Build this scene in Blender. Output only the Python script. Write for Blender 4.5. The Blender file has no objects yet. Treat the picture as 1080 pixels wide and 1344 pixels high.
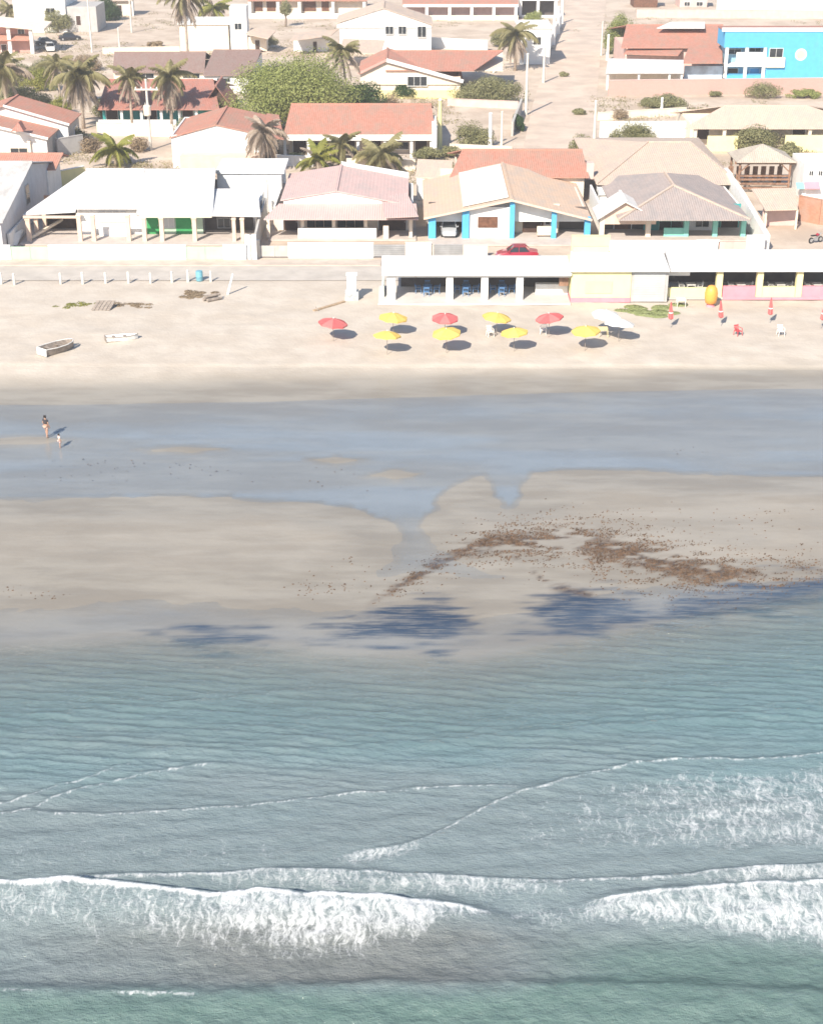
import bpy, math, random
import numpy as np
from mathutils import Vector, noise as mnoise

# ------------------------------------------------------------------ camera, world, sun, exposure
F_PX, PITCH, CAM_H = 1950.0, math.radians(25.3), 40.0     # photograph is 1080 x 1344 pixels
SUN_AZ = (-0.42, -0.907)       # horizontal direction towards the sun (behind the camera, to the left)
SUN_EL = math.radians(38.0)

sc = bpy.context.scene
cam_d = bpy.data.cameras.new('camera'); cam = bpy.data.objects.new('camera', cam_d)
sc.collection.objects.link(cam); sc.camera = cam
cam.location = (0, 0, CAM_H); cam.rotation_euler = (math.pi / 2 - PITCH, 0, 0)
cam_d.sensor_fit = 'HORIZONTAL'; cam_d.sensor_width = 36.0; cam_d.lens = 36.0 * F_PX / 1080.0
cam_d.clip_start = 1.0; cam_d.clip_end = 20000.0

world = bpy.data.worlds.new('World'); sc.world = world; world.use_nodes = True
wn = world.node_tree.nodes; wl = world.node_tree.links
sky = wn.new('ShaderNodeTexSky'); sky.sky_type = 'NISHITA'; sky.sun_disc = False
sky.sun_elevation = SUN_EL; sky.sun_rotation = math.atan2(SUN_AZ[0], SUN_AZ[1])
sky.air_density = 1.0; sky.dust_density = 0.7; sky.ozone_density = 2.0
wl.new(sky.outputs[0], wn['Background'].inputs[0]); wn['Background'].inputs[1].default_value = 0.11

sun_d = bpy.data.lights.new('sun', 'SUN'); sun_d.energy = 5.0; sun_d.angle = math.radians(0.5)
sun_d.color = (1.0, 0.92, 0.80)
sun = bpy.data.objects.new('sun', sun_d); sc.collection.objects.link(sun)
sun.location = (-60, -60, 90)
sun.rotation_euler = Vector((-SUN_AZ[0] * math.cos(SUN_EL), -SUN_AZ[1] * math.cos(SUN_EL), -math.sin(SUN_EL))).to_track_quat('-Z', 'Y').to_euler()

sc.view_settings.view_transform = 'Standard'; sc.view_settings.look = 'None'
sc.view_settings.exposure = 0.63; sc.view_settings.gamma = 1.0
sc.render.engine = 'CYCLES'
sc.cycles.use_denoising = True; sc.cycles.filter_width = 1.6
sc.cycles.max_bounces = 6; sc.cycles.diffuse_bounces = 3; sc.cycles.transparent_max_bounces = 12
sc.cycles.caustics_reflective = False; sc.cycles.caustics_refractive = False

# ------------------------------------------------------------------ pixel <-> place
CT, ST = math.cos(PITCH), math.sin(PITCH)
def Yof(py, z=0.0):
    v = (672 - py) / F_PX
    t = (z - CAM_H) / (-ST + v * CT)
    return t * (CT + v * ST)
def X(px, Y, z=0.0):
    return (px - 540) / F_PX * (Y * CT - (z - CAM_H) * ST)
def G(px, py, z=0.0):
    Y = Yof(py, z); return (X(px, Y, z), Y, z)
def Zof(py, Y):
    v = (672 - py) / F_PX
    return CAM_H + Y / (CT + v * ST) * (-ST + v * CT)
def P(px, py, Y):
    z = Zof(py, Y); return (X(px, Y, z), Y, z)
def proj(x, y, z):
    dep = y * CT - (z - CAM_H) * ST
    up = y * ST + (z - CAM_H) * CT
    dep = np.maximum(dep, 5.0)
    return 540 + F_PX * x / dep, 672 - F_PX * up / dep

# ------------------------------------------------------------------ materials
MATS = {}
def _nt(name):
    m = bpy.data.materials.new(name); m.use_nodes = True
    nt = m.node_tree; nt.nodes.clear()
    out = nt.nodes.new('ShaderNodeOutputMaterial')
    return m, nt, out
def nd(nt, typ, **kw):
    n = nt.nodes.new(typ)
    for k, v in kw.items():
        if k.startswith('i_'):
            n.inputs[k[2:].replace('_', ' ')].default_value = v
        else:
            setattr(n, k, v)
    return n
def math_n(nt, op, a, b=None, c=None, clamp=False):
    n = nt.nodes.new('ShaderNodeMath'); n.operation = op; n.use_clamp = clamp
    for i, v in enumerate((a, b, c)):
        if v is None: continue
        if isinstance(v, (int, float)): n.inputs[i].default_value = v
        else: nt.links.new(v, n.inputs[i])
    return n.outputs[0]
def mixc(nt, fac, a, b, blend='MIX'):
    n = nt.nodes.new('ShaderNodeMix'); n.data_type = 'RGBA'; n.blend_type = blend
    for sock, v in ((n.inputs[0], fac), (n.inputs[6], a), (n.inputs[7], b)):
        if isinstance(v, (int, float)): sock.default_value = v
        elif isinstance(v, tuple): sock.default_value = v if len(v) == 4 else v + (1,)
        else: nt.links.new(v, sock)
    return n.outputs[2]
def maprange(nt, v, a, b, c=0.0, d=1.0, smooth=True):
    n = nt.nodes.new('ShaderNodeMapRange'); n.interpolation_type = 'SMOOTHSTEP' if smooth else 'LINEAR'
    nt.links.new(v, n.inputs[0])
    for i, q in enumerate((a, b, c, d)): n.inputs[i + 1].default_value = q
    return n.outputs[0]
def noise_n(nt, vec, scale, detail=4.0, rough=0.55, dist=0.0):
    n = nd(nt, 'ShaderNodeTexNoise'); n.inputs['Scale'].default_value = scale
    n.inputs['Detail'].default_value = detail; n.inputs['Roughness'].default_value = rough
    n.inputs['Distortion'].default_value = dist
    if vec is not None: nt.links.new(vec, n.inputs['Vector'])
    return n.outputs[0]
def scaled(nt, vec, s, rot=(0, 0, 0)):
    n = nd(nt, 'ShaderNodeMapping'); n.inputs['Scale'].default_value = s; n.inputs['Rotation'].default_value = rot
    nt.links.new(vec, n.inputs['Vector']); return n.outputs[0]
def bump_n(nt, h, strength, dist):
    b = nd(nt, 'ShaderNodeBump'); b.inputs['Strength'].default_value = strength; b.inputs['Distance'].default_value = dist
    nt.links.new(h, b.inputs['Height']); return b.outputs[0]
def mul(c, k): return tuple(min(1.0, v * k) for v in c)

def mat(name, col, rough=0.8, var=0.12, scale=1.2, stain=0.0, stain_col=(0.32, 0.26, 0.21), bump=0.15, metal=0.0, spec=0.3, coat=0.0):
    """painted / plain surface with mottling and, where stain > 0, streaky dirt of its own shape"""
    if name in MATS: return MATS[name]
    m, nt, out = _nt(name)
    pos = nd(nt, 'ShaderNodeNewGeometry').outputs['Position']
    n1 = noise_n(nt, pos, scale, 5)
    c = mixc(nt, maprange(nt, n1, 0.3, 0.7), mul(col, 1 - var), mul(col, 1 + var))
    n2 = noise_n(nt, scaled(nt, pos, (1.3, 1.3, 0.25)), 1.1, 6, 0.65)
    if stain > 0:
        c = mixc(nt, maprange(nt, n2, 0.52, 0.78, 0, stain), c, stain_col)
    b = nd(nt, 'ShaderNodeBsdfPrincipled')
    nt.links.new(c, b.inputs['Base Color'])
    b.inputs['Roughness'].default_value = rough; b.inputs['Metallic'].default_value = metal
    b.inputs['Specular IOR Level'].default_value = spec; b.inputs['Coat Weight'].default_value = coat
    if bump:
        nt.links.new(bump_n(nt, noise_n(nt, pos, scale * 9, 3), bump, 0.03), b.inputs['Normal'])
    nt.links.new(b.outputs[0], out.inputs[0])
    MATS[name] = m; return m

def mat_tile(name, col, col2, row=0.38, colw=0.24, weather=0.3, wcol=(0.42, 0.34, 0.29), depth=0.06, kind='tile'):
    if name in MATS: return MATS[name]
    m, nt, out = _nt(name)
    uv = nd(nt, 'ShaderNodeUVMap').outputs[0]
    sp = nd(nt, 'ShaderNodeSeparateXYZ'); nt.links.new(uv, sp.inputs[0])
    u, v = sp.outputs[0], sp.outputs[1]
    su = math_n(nt, 'SINE', math_n(nt, 'MULTIPLY', u, 2 * math.pi / colw))
    su = math_n(nt, 'MULTIPLY_ADD', su, 0.5, 0.5)
    sv = math_n(nt, 'FRACT', math_n(nt, 'DIVIDE', v, row))
    cell = nd(nt, 'ShaderNodeCombineXYZ')
    nt.links.new(math_n(nt, 'FLOOR', math_n(nt, 'DIVIDE', u, colw)), cell.inputs[0])
    nt.links.new(math_n(nt, 'FLOOR', math_n(nt, 'DIVIDE', v, row)), cell.inputs[1])
    wnz = nd(nt, 'ShaderNodeTexWhiteNoise'); nt.links.new(cell.outputs[0], wnz.inputs['Vector'])
    pos = nd(nt, 'ShaderNodeNewGeometry').outputs['Position']
    big = noise_n(nt, pos, 0.5, 6, 0.65)
    fac = math_n(nt, 'ADD', math_n(nt, 'MULTIPLY', wnz.outputs[0], 0.55), math_n(nt, 'MULTIPLY', big, 0.45))
    c = mixc(nt, fac, col, col2)
    c = mixc(nt, maprange(nt, noise_n(nt, scaled(nt, pos, (0.8, 0.35, 0.35)), 0.9, 8, 0.72), 0.42, 0.66, 0, min(1.0, weather * 1.5)), c, wcol)
    joint = math_n(nt, 'MULTIPLY', maprange(nt, sv, 0.0, 0.14, 1, 0), 0.35 if kind == 'tile' else 0.0)
    c = mixc(nt, joint, c, mul(col, 0.45))
    h = math_n(nt, 'ADD', su, math_n(nt, 'MULTIPLY', sv, -0.7 if kind == 'tile' else 0.0))
    b = nd(nt, 'ShaderNodeBsdfPrincipled'); nt.links.new(c, b.inputs['Base Color'])
    b.inputs['Roughness'].default_value = 0.85; b.inputs['Specular IOR Level'].default_value = 0.2
    nt.links.new(bump_n(nt, h, 0.55, depth), b.inputs['Normal'])
    nt.links.new(b.outputs[0], out.inputs[0])
    MATS[name] = m; return m

def mat_leaf(name, c1, c2, trans=0.35):
    if name in MATS: return MATS[name]
    m, nt, out = _nt(name)
    g = nd(nt, 'ShaderNodeNewGeometry')
    pos = g.outputs['Position']
    big = maprange(nt, noise_n(nt, pos, 0.55, 3), 0.35, 0.65)
    f = math_n(nt, 'ADD', math_n(nt, 'MULTIPLY', g.outputs['Random Per Island'], 0.6), math_n(nt, 'MULTIPLY', big, 0.4))
    c = mixc(nt, f, c1, c2)
    d = nd(nt, 'ShaderNodeBsdfPrincipled'); nt.links.new(c, d.inputs['Base Color'])
    d.inputs['Roughness'].default_value = 0.6; d.inputs['Specular IOR Level'].default_value = 0.25
    t = nd(nt, 'ShaderNodeBsdfTranslucent'); nt.links.new(c, t.inputs[0])
    mx = nd(nt, 'ShaderNodeMixShader'); mx.inputs[0].default_value = trans
    nt.links.new(d.outputs[0], mx.inputs[1]); nt.links.new(t.outputs[0], mx.inputs[2])
    nt.links.new(mx.outputs[0], out.inputs[0])
    MATS[name] = m; return m

def mat_glass(name='window_glass'):
    if name in MATS: return MATS[name]
    m, nt, out = _nt(name)
    b = nd(nt, 'ShaderNodeBsdfPrincipled'); b.inputs['Base Color'].default_value = (0.03, 0.035, 0.04, 1)
    b.inputs['Roughness'].default_value = 0.08; b.inputs['IOR'].default_value = 1.5
    pos = nd(nt, 'ShaderNodeNewGeometry').outputs['Position']
    nt.links.new(bump_n(nt, noise_n(nt, pos, 0.8, 2), 0.1, 0.05), b.inputs['Normal'])
    nt.links.new(b.outputs[0], out.inputs[0]); MATS[name] = m; return m

WHITE = mat('white_paint', (0.80, 0.79, 0.76), var=0.04, stain=0.5, stain_col=(0.5, 0.44, 0.38))
CREAM = mat('cream_paint', (0.78, 0.68, 0.55), var=0.05, stain=0.3)
PEACHW = mat('peach_plaster', (0.72, 0.55, 0.43), var=0.06, stain=0.25)
GREYW = mat('grey_plaster', (0.46, 0.44, 0.42), var=0.08, stain=0.3)
PINKW = mat('pink_plaster', (0.66, 0.47, 0.42), var=0.07, stain=0.3)
YELLOW = mat('yellow_paint', (0.80, 0.72, 0.36), var=0.04, stain=0.2)
PALEYEL = mat('pale_yellow_paint', (0.80, 0.73, 0.40), var=0.04, stain=0.15)
PALEGREEN = mat('pale_green_paint', (0.42, 0.55, 0.42), var=0.05, stain=0.25)
GREEN = mat('green_paint', (0.045, 0.30, 0.10), var=0.08)
BLUE = mat('sky_blue_paint', (0.10, 0.42, 0.72), var=0.05, stain=0.15)
TEAL = mat('teal_paint', (0.05, 0.34, 0.33), var=0.06, stain=0.2)
AQUA = mat('aqua_paint', (0.25, 0.62, 0.52), var=0.05)
PINKP = mat('pink_paint', (0.72, 0.28, 0.33), var=0.06, stain=0.2, stain_col=(0.6, 0.45, 0.42))
BROWNW = mat('brown_wood', (0.16, 0.075, 0.045), var=0.25, scale=3)
DARKW = mat('dark_wood', (0.07, 0.04, 0.03), var=0.25, scale=3)
OLDWOOD = mat('weathered_wood', (0.30, 0.25, 0.21), var=0.25, scale=4, bump=0.4)
HUTWOOD = mat('hut_wood', (0.26, 0.15, 0.10), var=0.3, scale=3, bump=0.4)
CONC = mat('concrete', (0.50, 0.47, 0.43), var=0.08, stain=0.3)
POLEM = mat('pole_concrete', (0.62, 0.58, 0.52), var=0.06)
FLOORC = mat('tiled_floor', (0.55, 0.48, 0.43), var=0.08)
FLOORG = mat('pale_green_floor', (0.50, 0.56, 0.50), var=0.08)
INNER = mat('interior_shade_brown', (0.095, 0.08, 0.075), var=0.15)  # shade of the open rooms put into a dark wall colour
BRICK = mat_tile('brick', (0.42, 0.20, 0.13), (0.50, 0.28, 0.19), row=0.14, colw=0.3, depth=0.01)
PINKBRICK = mat_tile('pale_pink_brick', (0.50, 0.31, 0.265), (0.56, 0.36, 0.31), row=0.16, colw=0.32, depth=0.01)
STEEL = mat('grey_metal', (0.42, 0.42, 0.42), rough=0.5, metal=0.3)
GALV = mat('ribbed_shutter_metal', (0.52, 0.52, 0.52), rough=0.5, metal=0.1, var=0.05)
GLASS = mat_glass()
ROOF_RED = mat_tile('red_clay_tile', (0.47, 0.20, 0.14), (0.56, 0.285, 0.215), weather=0.5, wcol=(0.40, 0.26, 0.20))
ROOF_DKRED = mat_tile('old_red_clay_tile', (0.40, 0.16, 0.12), (0.50, 0.24, 0.19), weather=0.5, wcol=(0.33, 0.22, 0.19))
ROOF_PINK = mat_tile('faded_pink_tile', (0.62, 0.42, 0.38), (0.68, 0.49, 0.45), weather=0.5, wcol=(0.52, 0.42, 0.39))
ROOF_PEACH = mat_tile('peach_clay_tile', (0.62, 0.44, 0.31), (0.70, 0.52, 0.39), weather=0.5, wcol=(0.54, 0.44, 0.37))
ROOF_PALE = mat_tile('pale_peach_tile', (0.58, 0.44, 0.34), (0.66, 0.52, 0.42), weather=0.5, wcol=(0.50, 0.42, 0.36))
ROOF_BROWN = mat_tile('grey_brown_tile', (0.38, 0.31, 0.28), (0.45, 0.38, 0.35), weather=0.5, wcol=(0.32, 0.29, 0.28))
ROOF_WHITE = mat_tile('white_fibre_cement', (0.66, 0.65, 0.64), (0.72, 0.71, 0.70), row=1.8, colw=0.18, weather=0.3, wcol=(0.55, 0.53, 0.52), depth=0.03, kind='sheet')
ROOF_GREY = mat_tile('grey_fibre_cement', (0.52, 0.50, 0.48), (0.60, 0.58, 0.56), row=1.8, colw=0.18, weather=0.5, wcol=(0.38, 0.36, 0.34), depth=0.03, kind='sheet')
ROOF_DKBR = mat_tile('dark_brown_tile', (0.26, 0.17, 0.145), (0.34, 0.23, 0.20), weather=0.4, wcol=(0.3, 0.24, 0.21))
LEAF = mat_leaf('tree_leaf', (0.21, 0.245, 0.065), (0.40, 0.42, 0.15), 0.3)
LEAF_OL = mat_leaf('olive_leaf', (0.19, 0.19, 0.08), (0.33, 0.31, 0.16), 0.25)
LEAF_DK = mat_leaf('dark_leaf', (0.035, 0.075, 0.02), (0.08, 0.13, 0.04))
LEAF_DRY = mat_leaf('dry_leaf', (0.24, 0.17, 0.10), (0.38, 0.29, 0.19), 0.2)
PALM = mat_leaf('palm_leaf', (0.23, 0.21, 0.09), (0.43, 0.38, 0.20), 0.4)
PALM_Y = mat_leaf('yellow_palm_leaf', (0.19, 0.21, 0.04), (0.36, 0.34, 0.09), 0.3)
PALM_D = mat_leaf('dead_palm_leaf', (0.36, 0.28, 0.21), (0.52, 0.43, 0.35), 0.3)
BARK = mat('bark', (0.24, 0.18, 0.14), var=0.3, scale=5, bump=0.6)
PALMBARK = mat('palm_trunk', (0.42, 0.34, 0.27), var=0.25, scale=5, bump=0.6)

# ------------------------------------------------------------------ mesh helpers
COL = sc.collection
def V3(p): return np.array(p, float)
class MB:
    def __init__(s): s.v = []; s.f = []
    def add(s, vs, fs):
        b = len(s.v); s.v += [tuple(map(float, q)) for q in vs]
        s.f += [tuple(b + i for i in q) for q in fs]; return s
    def box(s, x0, x1, y0, y1, z0, z1):
        x0, x1 = min(x0, x1), max(x0, x1); y0, y1 = min(y0, y1), max(y0, y1); z0, z1 = min(z0, z1), max(z0, z1)
        return s.add([(x0, y0, z0), (x1, y0, z0), (x1, y1, z0), (x0, y1, z0), (x0, y0, z1), (x1, y0, z1), (x1, y1, z1), (x0, y1, z1)],
                     [(0, 3, 2, 1), (4, 5, 6, 7), (0, 1, 5, 4), (1, 2, 6, 5), (2, 3, 7, 6), (3, 0, 4, 7)])
    def bar(s, p0, p1, w, h):
        """box of section w x h along p0-p1"""
        p0, p1 = V3(p0), V3(p1); d = p1 - p0; d /= np.linalg.norm(d)
        up = np.array([0, 0, 1.0]) if abs(d[2]) < 0.95 else np.array([1.0, 0, 0])
        a = np.cross(d, up); a /= np.linalg.norm(a); b = np.cross(a, d)
        vs = [p + i * a * w / 2 + j * b * h / 2 for p in (p0, p1) for i, j in ((-1, -1), (1, -1), (1, 1), (-1, 1))]
        return s.add(vs, [(0, 1, 2, 3), (7, 6, 5, 4), (0, 4, 5, 1), (1, 5, 6, 2), (2, 6, 7, 3), (3, 7, 4, 0)])
    def prism(s, pts, off):
        """polygon pts extruded by the vector off"""
        n = len(pts); pts = [V3(p) for p in pts]; off = V3(off)
        vs = pts + [p + off for p in pts]
        fs = [tuple(range(n)), tuple(range(2 * n - 1, n - 1, -1))]
        fs += [(i, i + n, (i + 1) % n + n, (i + 1) % n) for i in range(n)]
        return s.add(vs, fs)
    def tube(s, pts, rads, n=8):
        pts = [V3(p) for p in pts]
        rings = []
        for i, p in enumerate(pts):
            d = pts[min(i + 1, len(pts) - 1)] - pts[max(i - 1, 0)]; d /= (np.linalg.norm(d) + 1e-9)
            up = np.array([0, 0, 1.0]) if abs(d[2]) < 0.9 else np.array([1.0, 0, 0])
            a = np.cross(d, up); a /= np.linalg.norm(a); b = np.cross(d, a)
            r = rads[i] if hasattr(rads, '__len__') else rads
            rings.append([p + r * (math.cos(t) * a + math.sin(t) * b) for t in (2 * math.pi * k / n for k in range(n))])
        vs = [q for r in rings for q in r]; fs = []
        for i in range(len(rings) - 1):
            for k in range(n):
                fs.append((i * n + k, i * n + (k + 1) % n, (i + 1) * n + (k + 1) % n, (i + 1) * n + k))
        fs.append(tuple(range(n - 1, -1, -1))); fs.append(tuple((len(rings) - 1) * n + k for k in range(n)))
        return s.add(vs, fs)
    def lathe(s, c, prof, n=16):
        """prof: list of (radius, z) from bottom to top, round the vertical through c"""
        vs = []; fs = []
        for r, z in prof:
            for k in range(n):
                t = 2 * math.pi * k / n; vs.append((c[0] + r * math.cos(t), c[1] + r * math.sin(t), c[2] + z))
        for i in range(len(prof) - 1):
            for k in range(n):
                fs.append((i * n + k, i * n + (k + 1) % n, (i + 1) * n + (k + 1) % n, (i + 1) * n + k))
        fs.append(tuple(range(n - 1, -1, -1))); fs.append(tuple((len(prof) - 1) * n + k for k in range(n)))
        return s.add(vs, fs)
    def mesh(s, name, m, off=(0, 0, 0), smooth=False):
        me = bpy.data.meshes.new(name)
        v = [(q[0] - off[0], q[1] - off[1], q[2] - off[2]) for q in s.v]
        me.from_pydata(v, [], s.f); me.validate(); me.update()
        import bmesh
        bm = bmesh.new(); bm.from_mesh(me); bmesh.ops.recalc_face_normals(bm, faces=bm.faces); bm.to_mesh(me); bm.free()
        uvl = me.uv_layers.new(name='UVMap')
        for p in me.polygons:
            nrm = p.normal
            if abs(nrm.z) > 0.985: ua, va = Vector((1, 0, 0)), Vector((0, 1, 0))
            else:
                ua = Vector((0, 0, 1)).cross(nrm).normalized(); va = nrm.cross(ua)
            for li in p.loop_indices:
                co = me.vertices[me.loops[li].vertex_index].co
                uvl.data[li].uv = (co.dot(ua), co.dot(va))
        if smooth: me.polygons.foreach_set('use_smooth', [True] * len(me.polygons))
        me.materials.append(m)
        return me

def obj(name, me, parent=None, loc=None):
    o = bpy.data.objects.new(name, me); COL.objects.link(o)
    if parent: o.parent = parent
    if loc is not None: o.location = loc
    return o
def tag(o, label=None, cat=None, group=None, kind=None):
    for k, v in (('label', label), ('category', cat), ('group', group), ('kind', kind)):
        if v: o[k] = v
    return o
ROOTS = {}
def thing(name, label, cat, loc, group=None):
    o = bpy.data.objects.new(name, None); COL.objects.link(o); o.location = tuple(float(q) for q in loc)
    o.empty_display_size = 0.3
    ROOTS[o.name] = np.array([float(q) for q in loc])
    return tag(o, label, cat, group)
def origin(o):
    while o.parent: o = o.parent
    return ROOTS[o.name]
def part(parent, name, mb, m, smooth=False, label=None):
    """mesh given in world coordinates, stored relative to its thing's base"""
    me = mb.mesh(name, m, origin(parent), smooth)
    o = obj(name, me, parent)
    if label: o['label'] = label
    return o
def copy_tree(o, parent=None):
    c = o.copy(); COL.objects.link(c); c.parent = parent
    for ch in list(o.children): copy_tree(ch, c)
    if parent is None: ROOTS[c.name] = ROOTS.get(o.name, np.zeros(3))
    return c
def place(o, loc, rz=0.0, s=1.0):
    o.location = loc; o.rotation_euler = (0, 0, rz); o.scale = (s, s, s); return o
def single(name, mb, m, label, cat, loc, smooth=False, group=None):
    me = mb.mesh(name, m, loc, smooth); o = obj(name, me, None, tuple(float(q) for q in loc))
    ROOTS[o.name] = np.array(loc, float)
    return tag(o, label, cat, group)
def B(*a): return MB().box(*a)
def prism(p, o): return MB().prism(p, o)
# ------------------------------------------------------------------ ground, sea
ZS = -0.6                                   # water level
rng = np.random.default_rng(7)
def axis(parts):
    a = []
    for lo, hi, st in parts: a.append(np.arange(lo, hi, st))
    return np.unique(np.round(np.concatenate(a), 4))
def vnoise(x, y, seed=0):
    """smooth value noise in 0..1"""
    r = np.random.default_rng(seed); T = r.random((256, 256))
    xi, yi = np.floor(x).astype(int), np.floor(y).astype(int); fx, fy = x - xi, y - yi
    fx = fx * fx * (3 - 2 * fx); fy = fy * fy * (3 - 2 * fy)
    g = lambda a, b: T[a % 256, b % 256]
    return (g(xi, yi) * (1 - fx) + g(xi + 1, yi) * fx) * (1 - fy) + (g(xi, yi + 1) * (1 - fx) + g(xi + 1, yi + 1) * fx) * fy
def fbm(x, y, seed=0, octv=4, rough=0.5):
    s = 0; a = 1; t = 0
    for i in range(octv):
        s = s + a * vnoise(x * 2 ** i + 17.3 * i, y * 2 ** i - 9.1 * i, seed + i); t += a; a *= rough
    return s / t
def sstep(a, b, x):
    t = np.clip((x - a) / (b - a), 0, 1); return t * t * (3 - 2 * t)
def curve(pts):
    xs = [p[0] for p in pts]; ys = [p[1] for p in pts]
    return lambda px: np.interp(px, xs, ys)
def sdf(poly, x, y):
    """signed distance in metres, positive inside"""
    p = np.array(poly); n = len(p); d2 = np.full(x.shape, 1e12); inside = np.zeros(x.shape, bool)
    for i in range(n):
        a, b = p[i], p[(i + 1) % n]; e = b - a
        t = np.clip(((x - a[0]) * e[0] + (y - a[1]) * e[1]) / (e @ e), 0, 1)
        d2 = np.minimum(d2, (x - a[0] - t * e[0]) ** 2 + (y - a[1] - t * e[1]) ** 2)
        c = (a[1] > y) != (b[1] > y)
        with np.errstate(divide='ignore', invalid='ignore'):
            inside ^= c & (x < (b[0] - a[0]) * (y - a[1]) / (b[1] - a[1] + 1e-12) + a[0])
    return np.where(inside, 1, -1) * np.sqrt(d2)
W_RUN = curve([(-400, 540), (0, 532), (300, 528), (540, 521), (1080, 509), (1500, 500)])      # landward water line
E_SEA = curve([(-400, 850), (0, 842), (200, 830), (330, 838), (450, 850), (620, 858), (700, 842), (800, 825), (900, 800), (1080, 768), (1500, 740)])
BAR_L = [G(a, b, ZS)[:2] for a, b in [(-500, 650), (0, 651), (150, 650), (300, 650), (400, 655), (470, 668), (515, 688), (537, 712), (528, 740), (498, 762), (420, 778), (300, 785), (150, 780), (0, 772), (-500, 772)]]
BAR_R = [G(a, b, ZS)[:2] for a, b in [(572, 652), (600, 630), (636, 622), (645, 652), (668, 664), (688, 652), (700, 620), (800, 617), (1080, 624), (1600, 630), (1600, 770), (1080, 768), (1000, 772), (900, 770), (780, 775), (700, 765), (640, 758), (590, 745), (566, 722), (556, 690)]]
PATCH = [[G(a, b, ZS)[:2] for a, b in q] for q in ([(-100, 572), (60, 571), (115, 578), (60, 585), (-100, 586)], [(170, 588), (240, 583), (310, 588), (250, 597), (190, 596)], [(395, 603), (440, 597), (495, 604), (440, 612)], [(470, 625), (520, 612), (560, 622), (520, 632)])]
WEEDS = []      # (polygon in world, strength)
for q in ([(425, 830), (480, 812), (520, 795), (560, 790), (600, 800), (602, 828), (560, 845), (500, 842)],
          [(697, 830), (705, 800), (740, 780), (800, 776), (862, 795), (862, 815), (800, 830), (740, 836)],
          [(840, 815), (890, 788), (980, 770), (1100, 754), (1300, 738), (1300, 772), (1090, 786), (1000, 800), (900, 812)],
          [(208, 832), (260, 818), (330, 828), (345, 842), (280, 846)]):
    WEEDS.append([G(a, b, ZS)[:2] for a, b in q])
WRACK = curve([(480, 795), (500, 783), (520, 772), (560, 748), (600, 726), (640, 714), (700, 712), (760, 712), (830, 730), (900, 748), (960, 755), (1030, 752), (1100, 748)])
WRACKW = curve([(480, 4), (520, 9), (600, 15), (700, 20), (800, 27), (880, 27), (960, 18), (1040, 13), (1100, 10)])

def ground_z(x, y):
    """height of sand and sea bed; also returns the photograph's pixel for the point"""
    px, py = proj(x, y, np.where(y > 112, 0.0, ZS))
    n1 = fbm(x * 0.12, y * 0.25, 3, 4) - 0.5; n2 = fbm(x * 0.6, y * 1.1, 5, 4) - 0.5
    d1 = (W_RUN(px) - py) / 6.4 + n1 * 0.8
    beach = ZS + np.where(d1 > 0, 0.6 * sstep(-1.5, 9.0, d1) - 0.6 * sstep(-1.5, 9.0, 0 * d1), -0.009 * np.sqrt(np.maximum(-d1, 0)))
    beach += np.where(d1 < 0, -0.07 * sstep(6, 13, -d1) * sstep(640, 150, px), 0) + (n1 * 0.022 + n2 * 0.006) * sstep(-1, -3, d1)
    dsea = (py - E_SEA(px)) / 12.5 + n1 * 1.5
    flat = ZS + 0.008 + n2 * 0.03 + n1 * 0.03 - 0.075 * np.maximum(dsea, 0) - 0.045 * sstep(-4.5, -0.5, dsea)
    bar = np.maximum(sdf(BAR_L, x, y), sdf(BAR_R, x, y)) + n1 * 0.9 + n2 * 0.35
    barh = ZS - 0.012 + 0.11 * sstep(-0.9, 4.5, bar) + n2 * 0.02 + n1 * 0.03
    seaward = sstep(690, 770, py)
    z = np.where(d1 > 0, beach, beach * (1 - seaward) + flat * seaward)
    wbar = sstep(-0.7, 0.2, bar)
    z = np.where(d1 > 0, z, np.maximum(z * (1 - wbar) + barh * wbar, np.where(bar > -0.7, z, z)))
    for q in PATCH:
        s = sdf(q, x, y) + n2 * 0.8
        z = np.where((d1 < 0) & (s > -0.9), np.maximum(z, ZS - 0.05 + 0.062 * sstep(-0.9, 0.9, s)), z)
    z = np.maximum(z, -4.0)
    # little dunes on the dry sand, flat under the road and the houses
    dune = sstep(505, 470, py) * sstep(376, 392, py)
    z = z + dune * ((fbm(x * 0.25, y * 0.3, 11, 4) - 0.5) * 0.24 + (fbm(x * 1.4, y * 1.4, 13, 3) - 0.5) * 0.06 * sstep(470, 430, py))
    return z, px, py, bar, dsea, d1
def zg(px, py):
    """ground height at the pixel of a thing standing on the beach"""
    z = 0.0
    for _ in range(4):
        x, y, _z = G(px, py, z); z = float(ground_z(np.array([x]), np.array([y]))[0][0])
    return (x, y, z)

def grid_mesh(name, xs, ys, zfun):
    Xg, Yg = np.meshgrid(xs, ys); x = Xg.ravel(); y = Yg.ravel()
    res = zfun(x, y); z = res[0]
    nx, ny = len(xs), len(ys)
    i = np.arange(nx * ny).reshape(ny, nx)
    f = np.stack([i[:-1, :-1], i[:-1, 1:], i[1:, 1:], i[1:, :-1]], -1).reshape(-1, 4)
    me = bpy.data.meshes.new(name)
    me.vertices.add(nx * ny); me.vertices.foreach_set('co', np.stack([x, y, z], 1).astype(np.float32).ravel())
    me.loops.add(f.size); me.loops.foreach_set('vertex_index', f.astype(np.int32).ravel())
    me.polygons.add(len(f)); me.polygons.foreach_set('loop_start', np.arange(0, f.size, 4, dtype=np.int32))
    me.polygons.foreach_set('loop_total', np.full(len(f), 4, np.int32))
    me.polygons.foreach_set('use_smooth', np.ones(len(f), bool))
    me.update(calc_edges=True)
    return me, x, y, res
def attr(me, name, vals):
    a = me.attributes.new(name, 'FLOAT', 'POINT'); a.data.foreach_set('value', vals.astype(np.float32))
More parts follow.
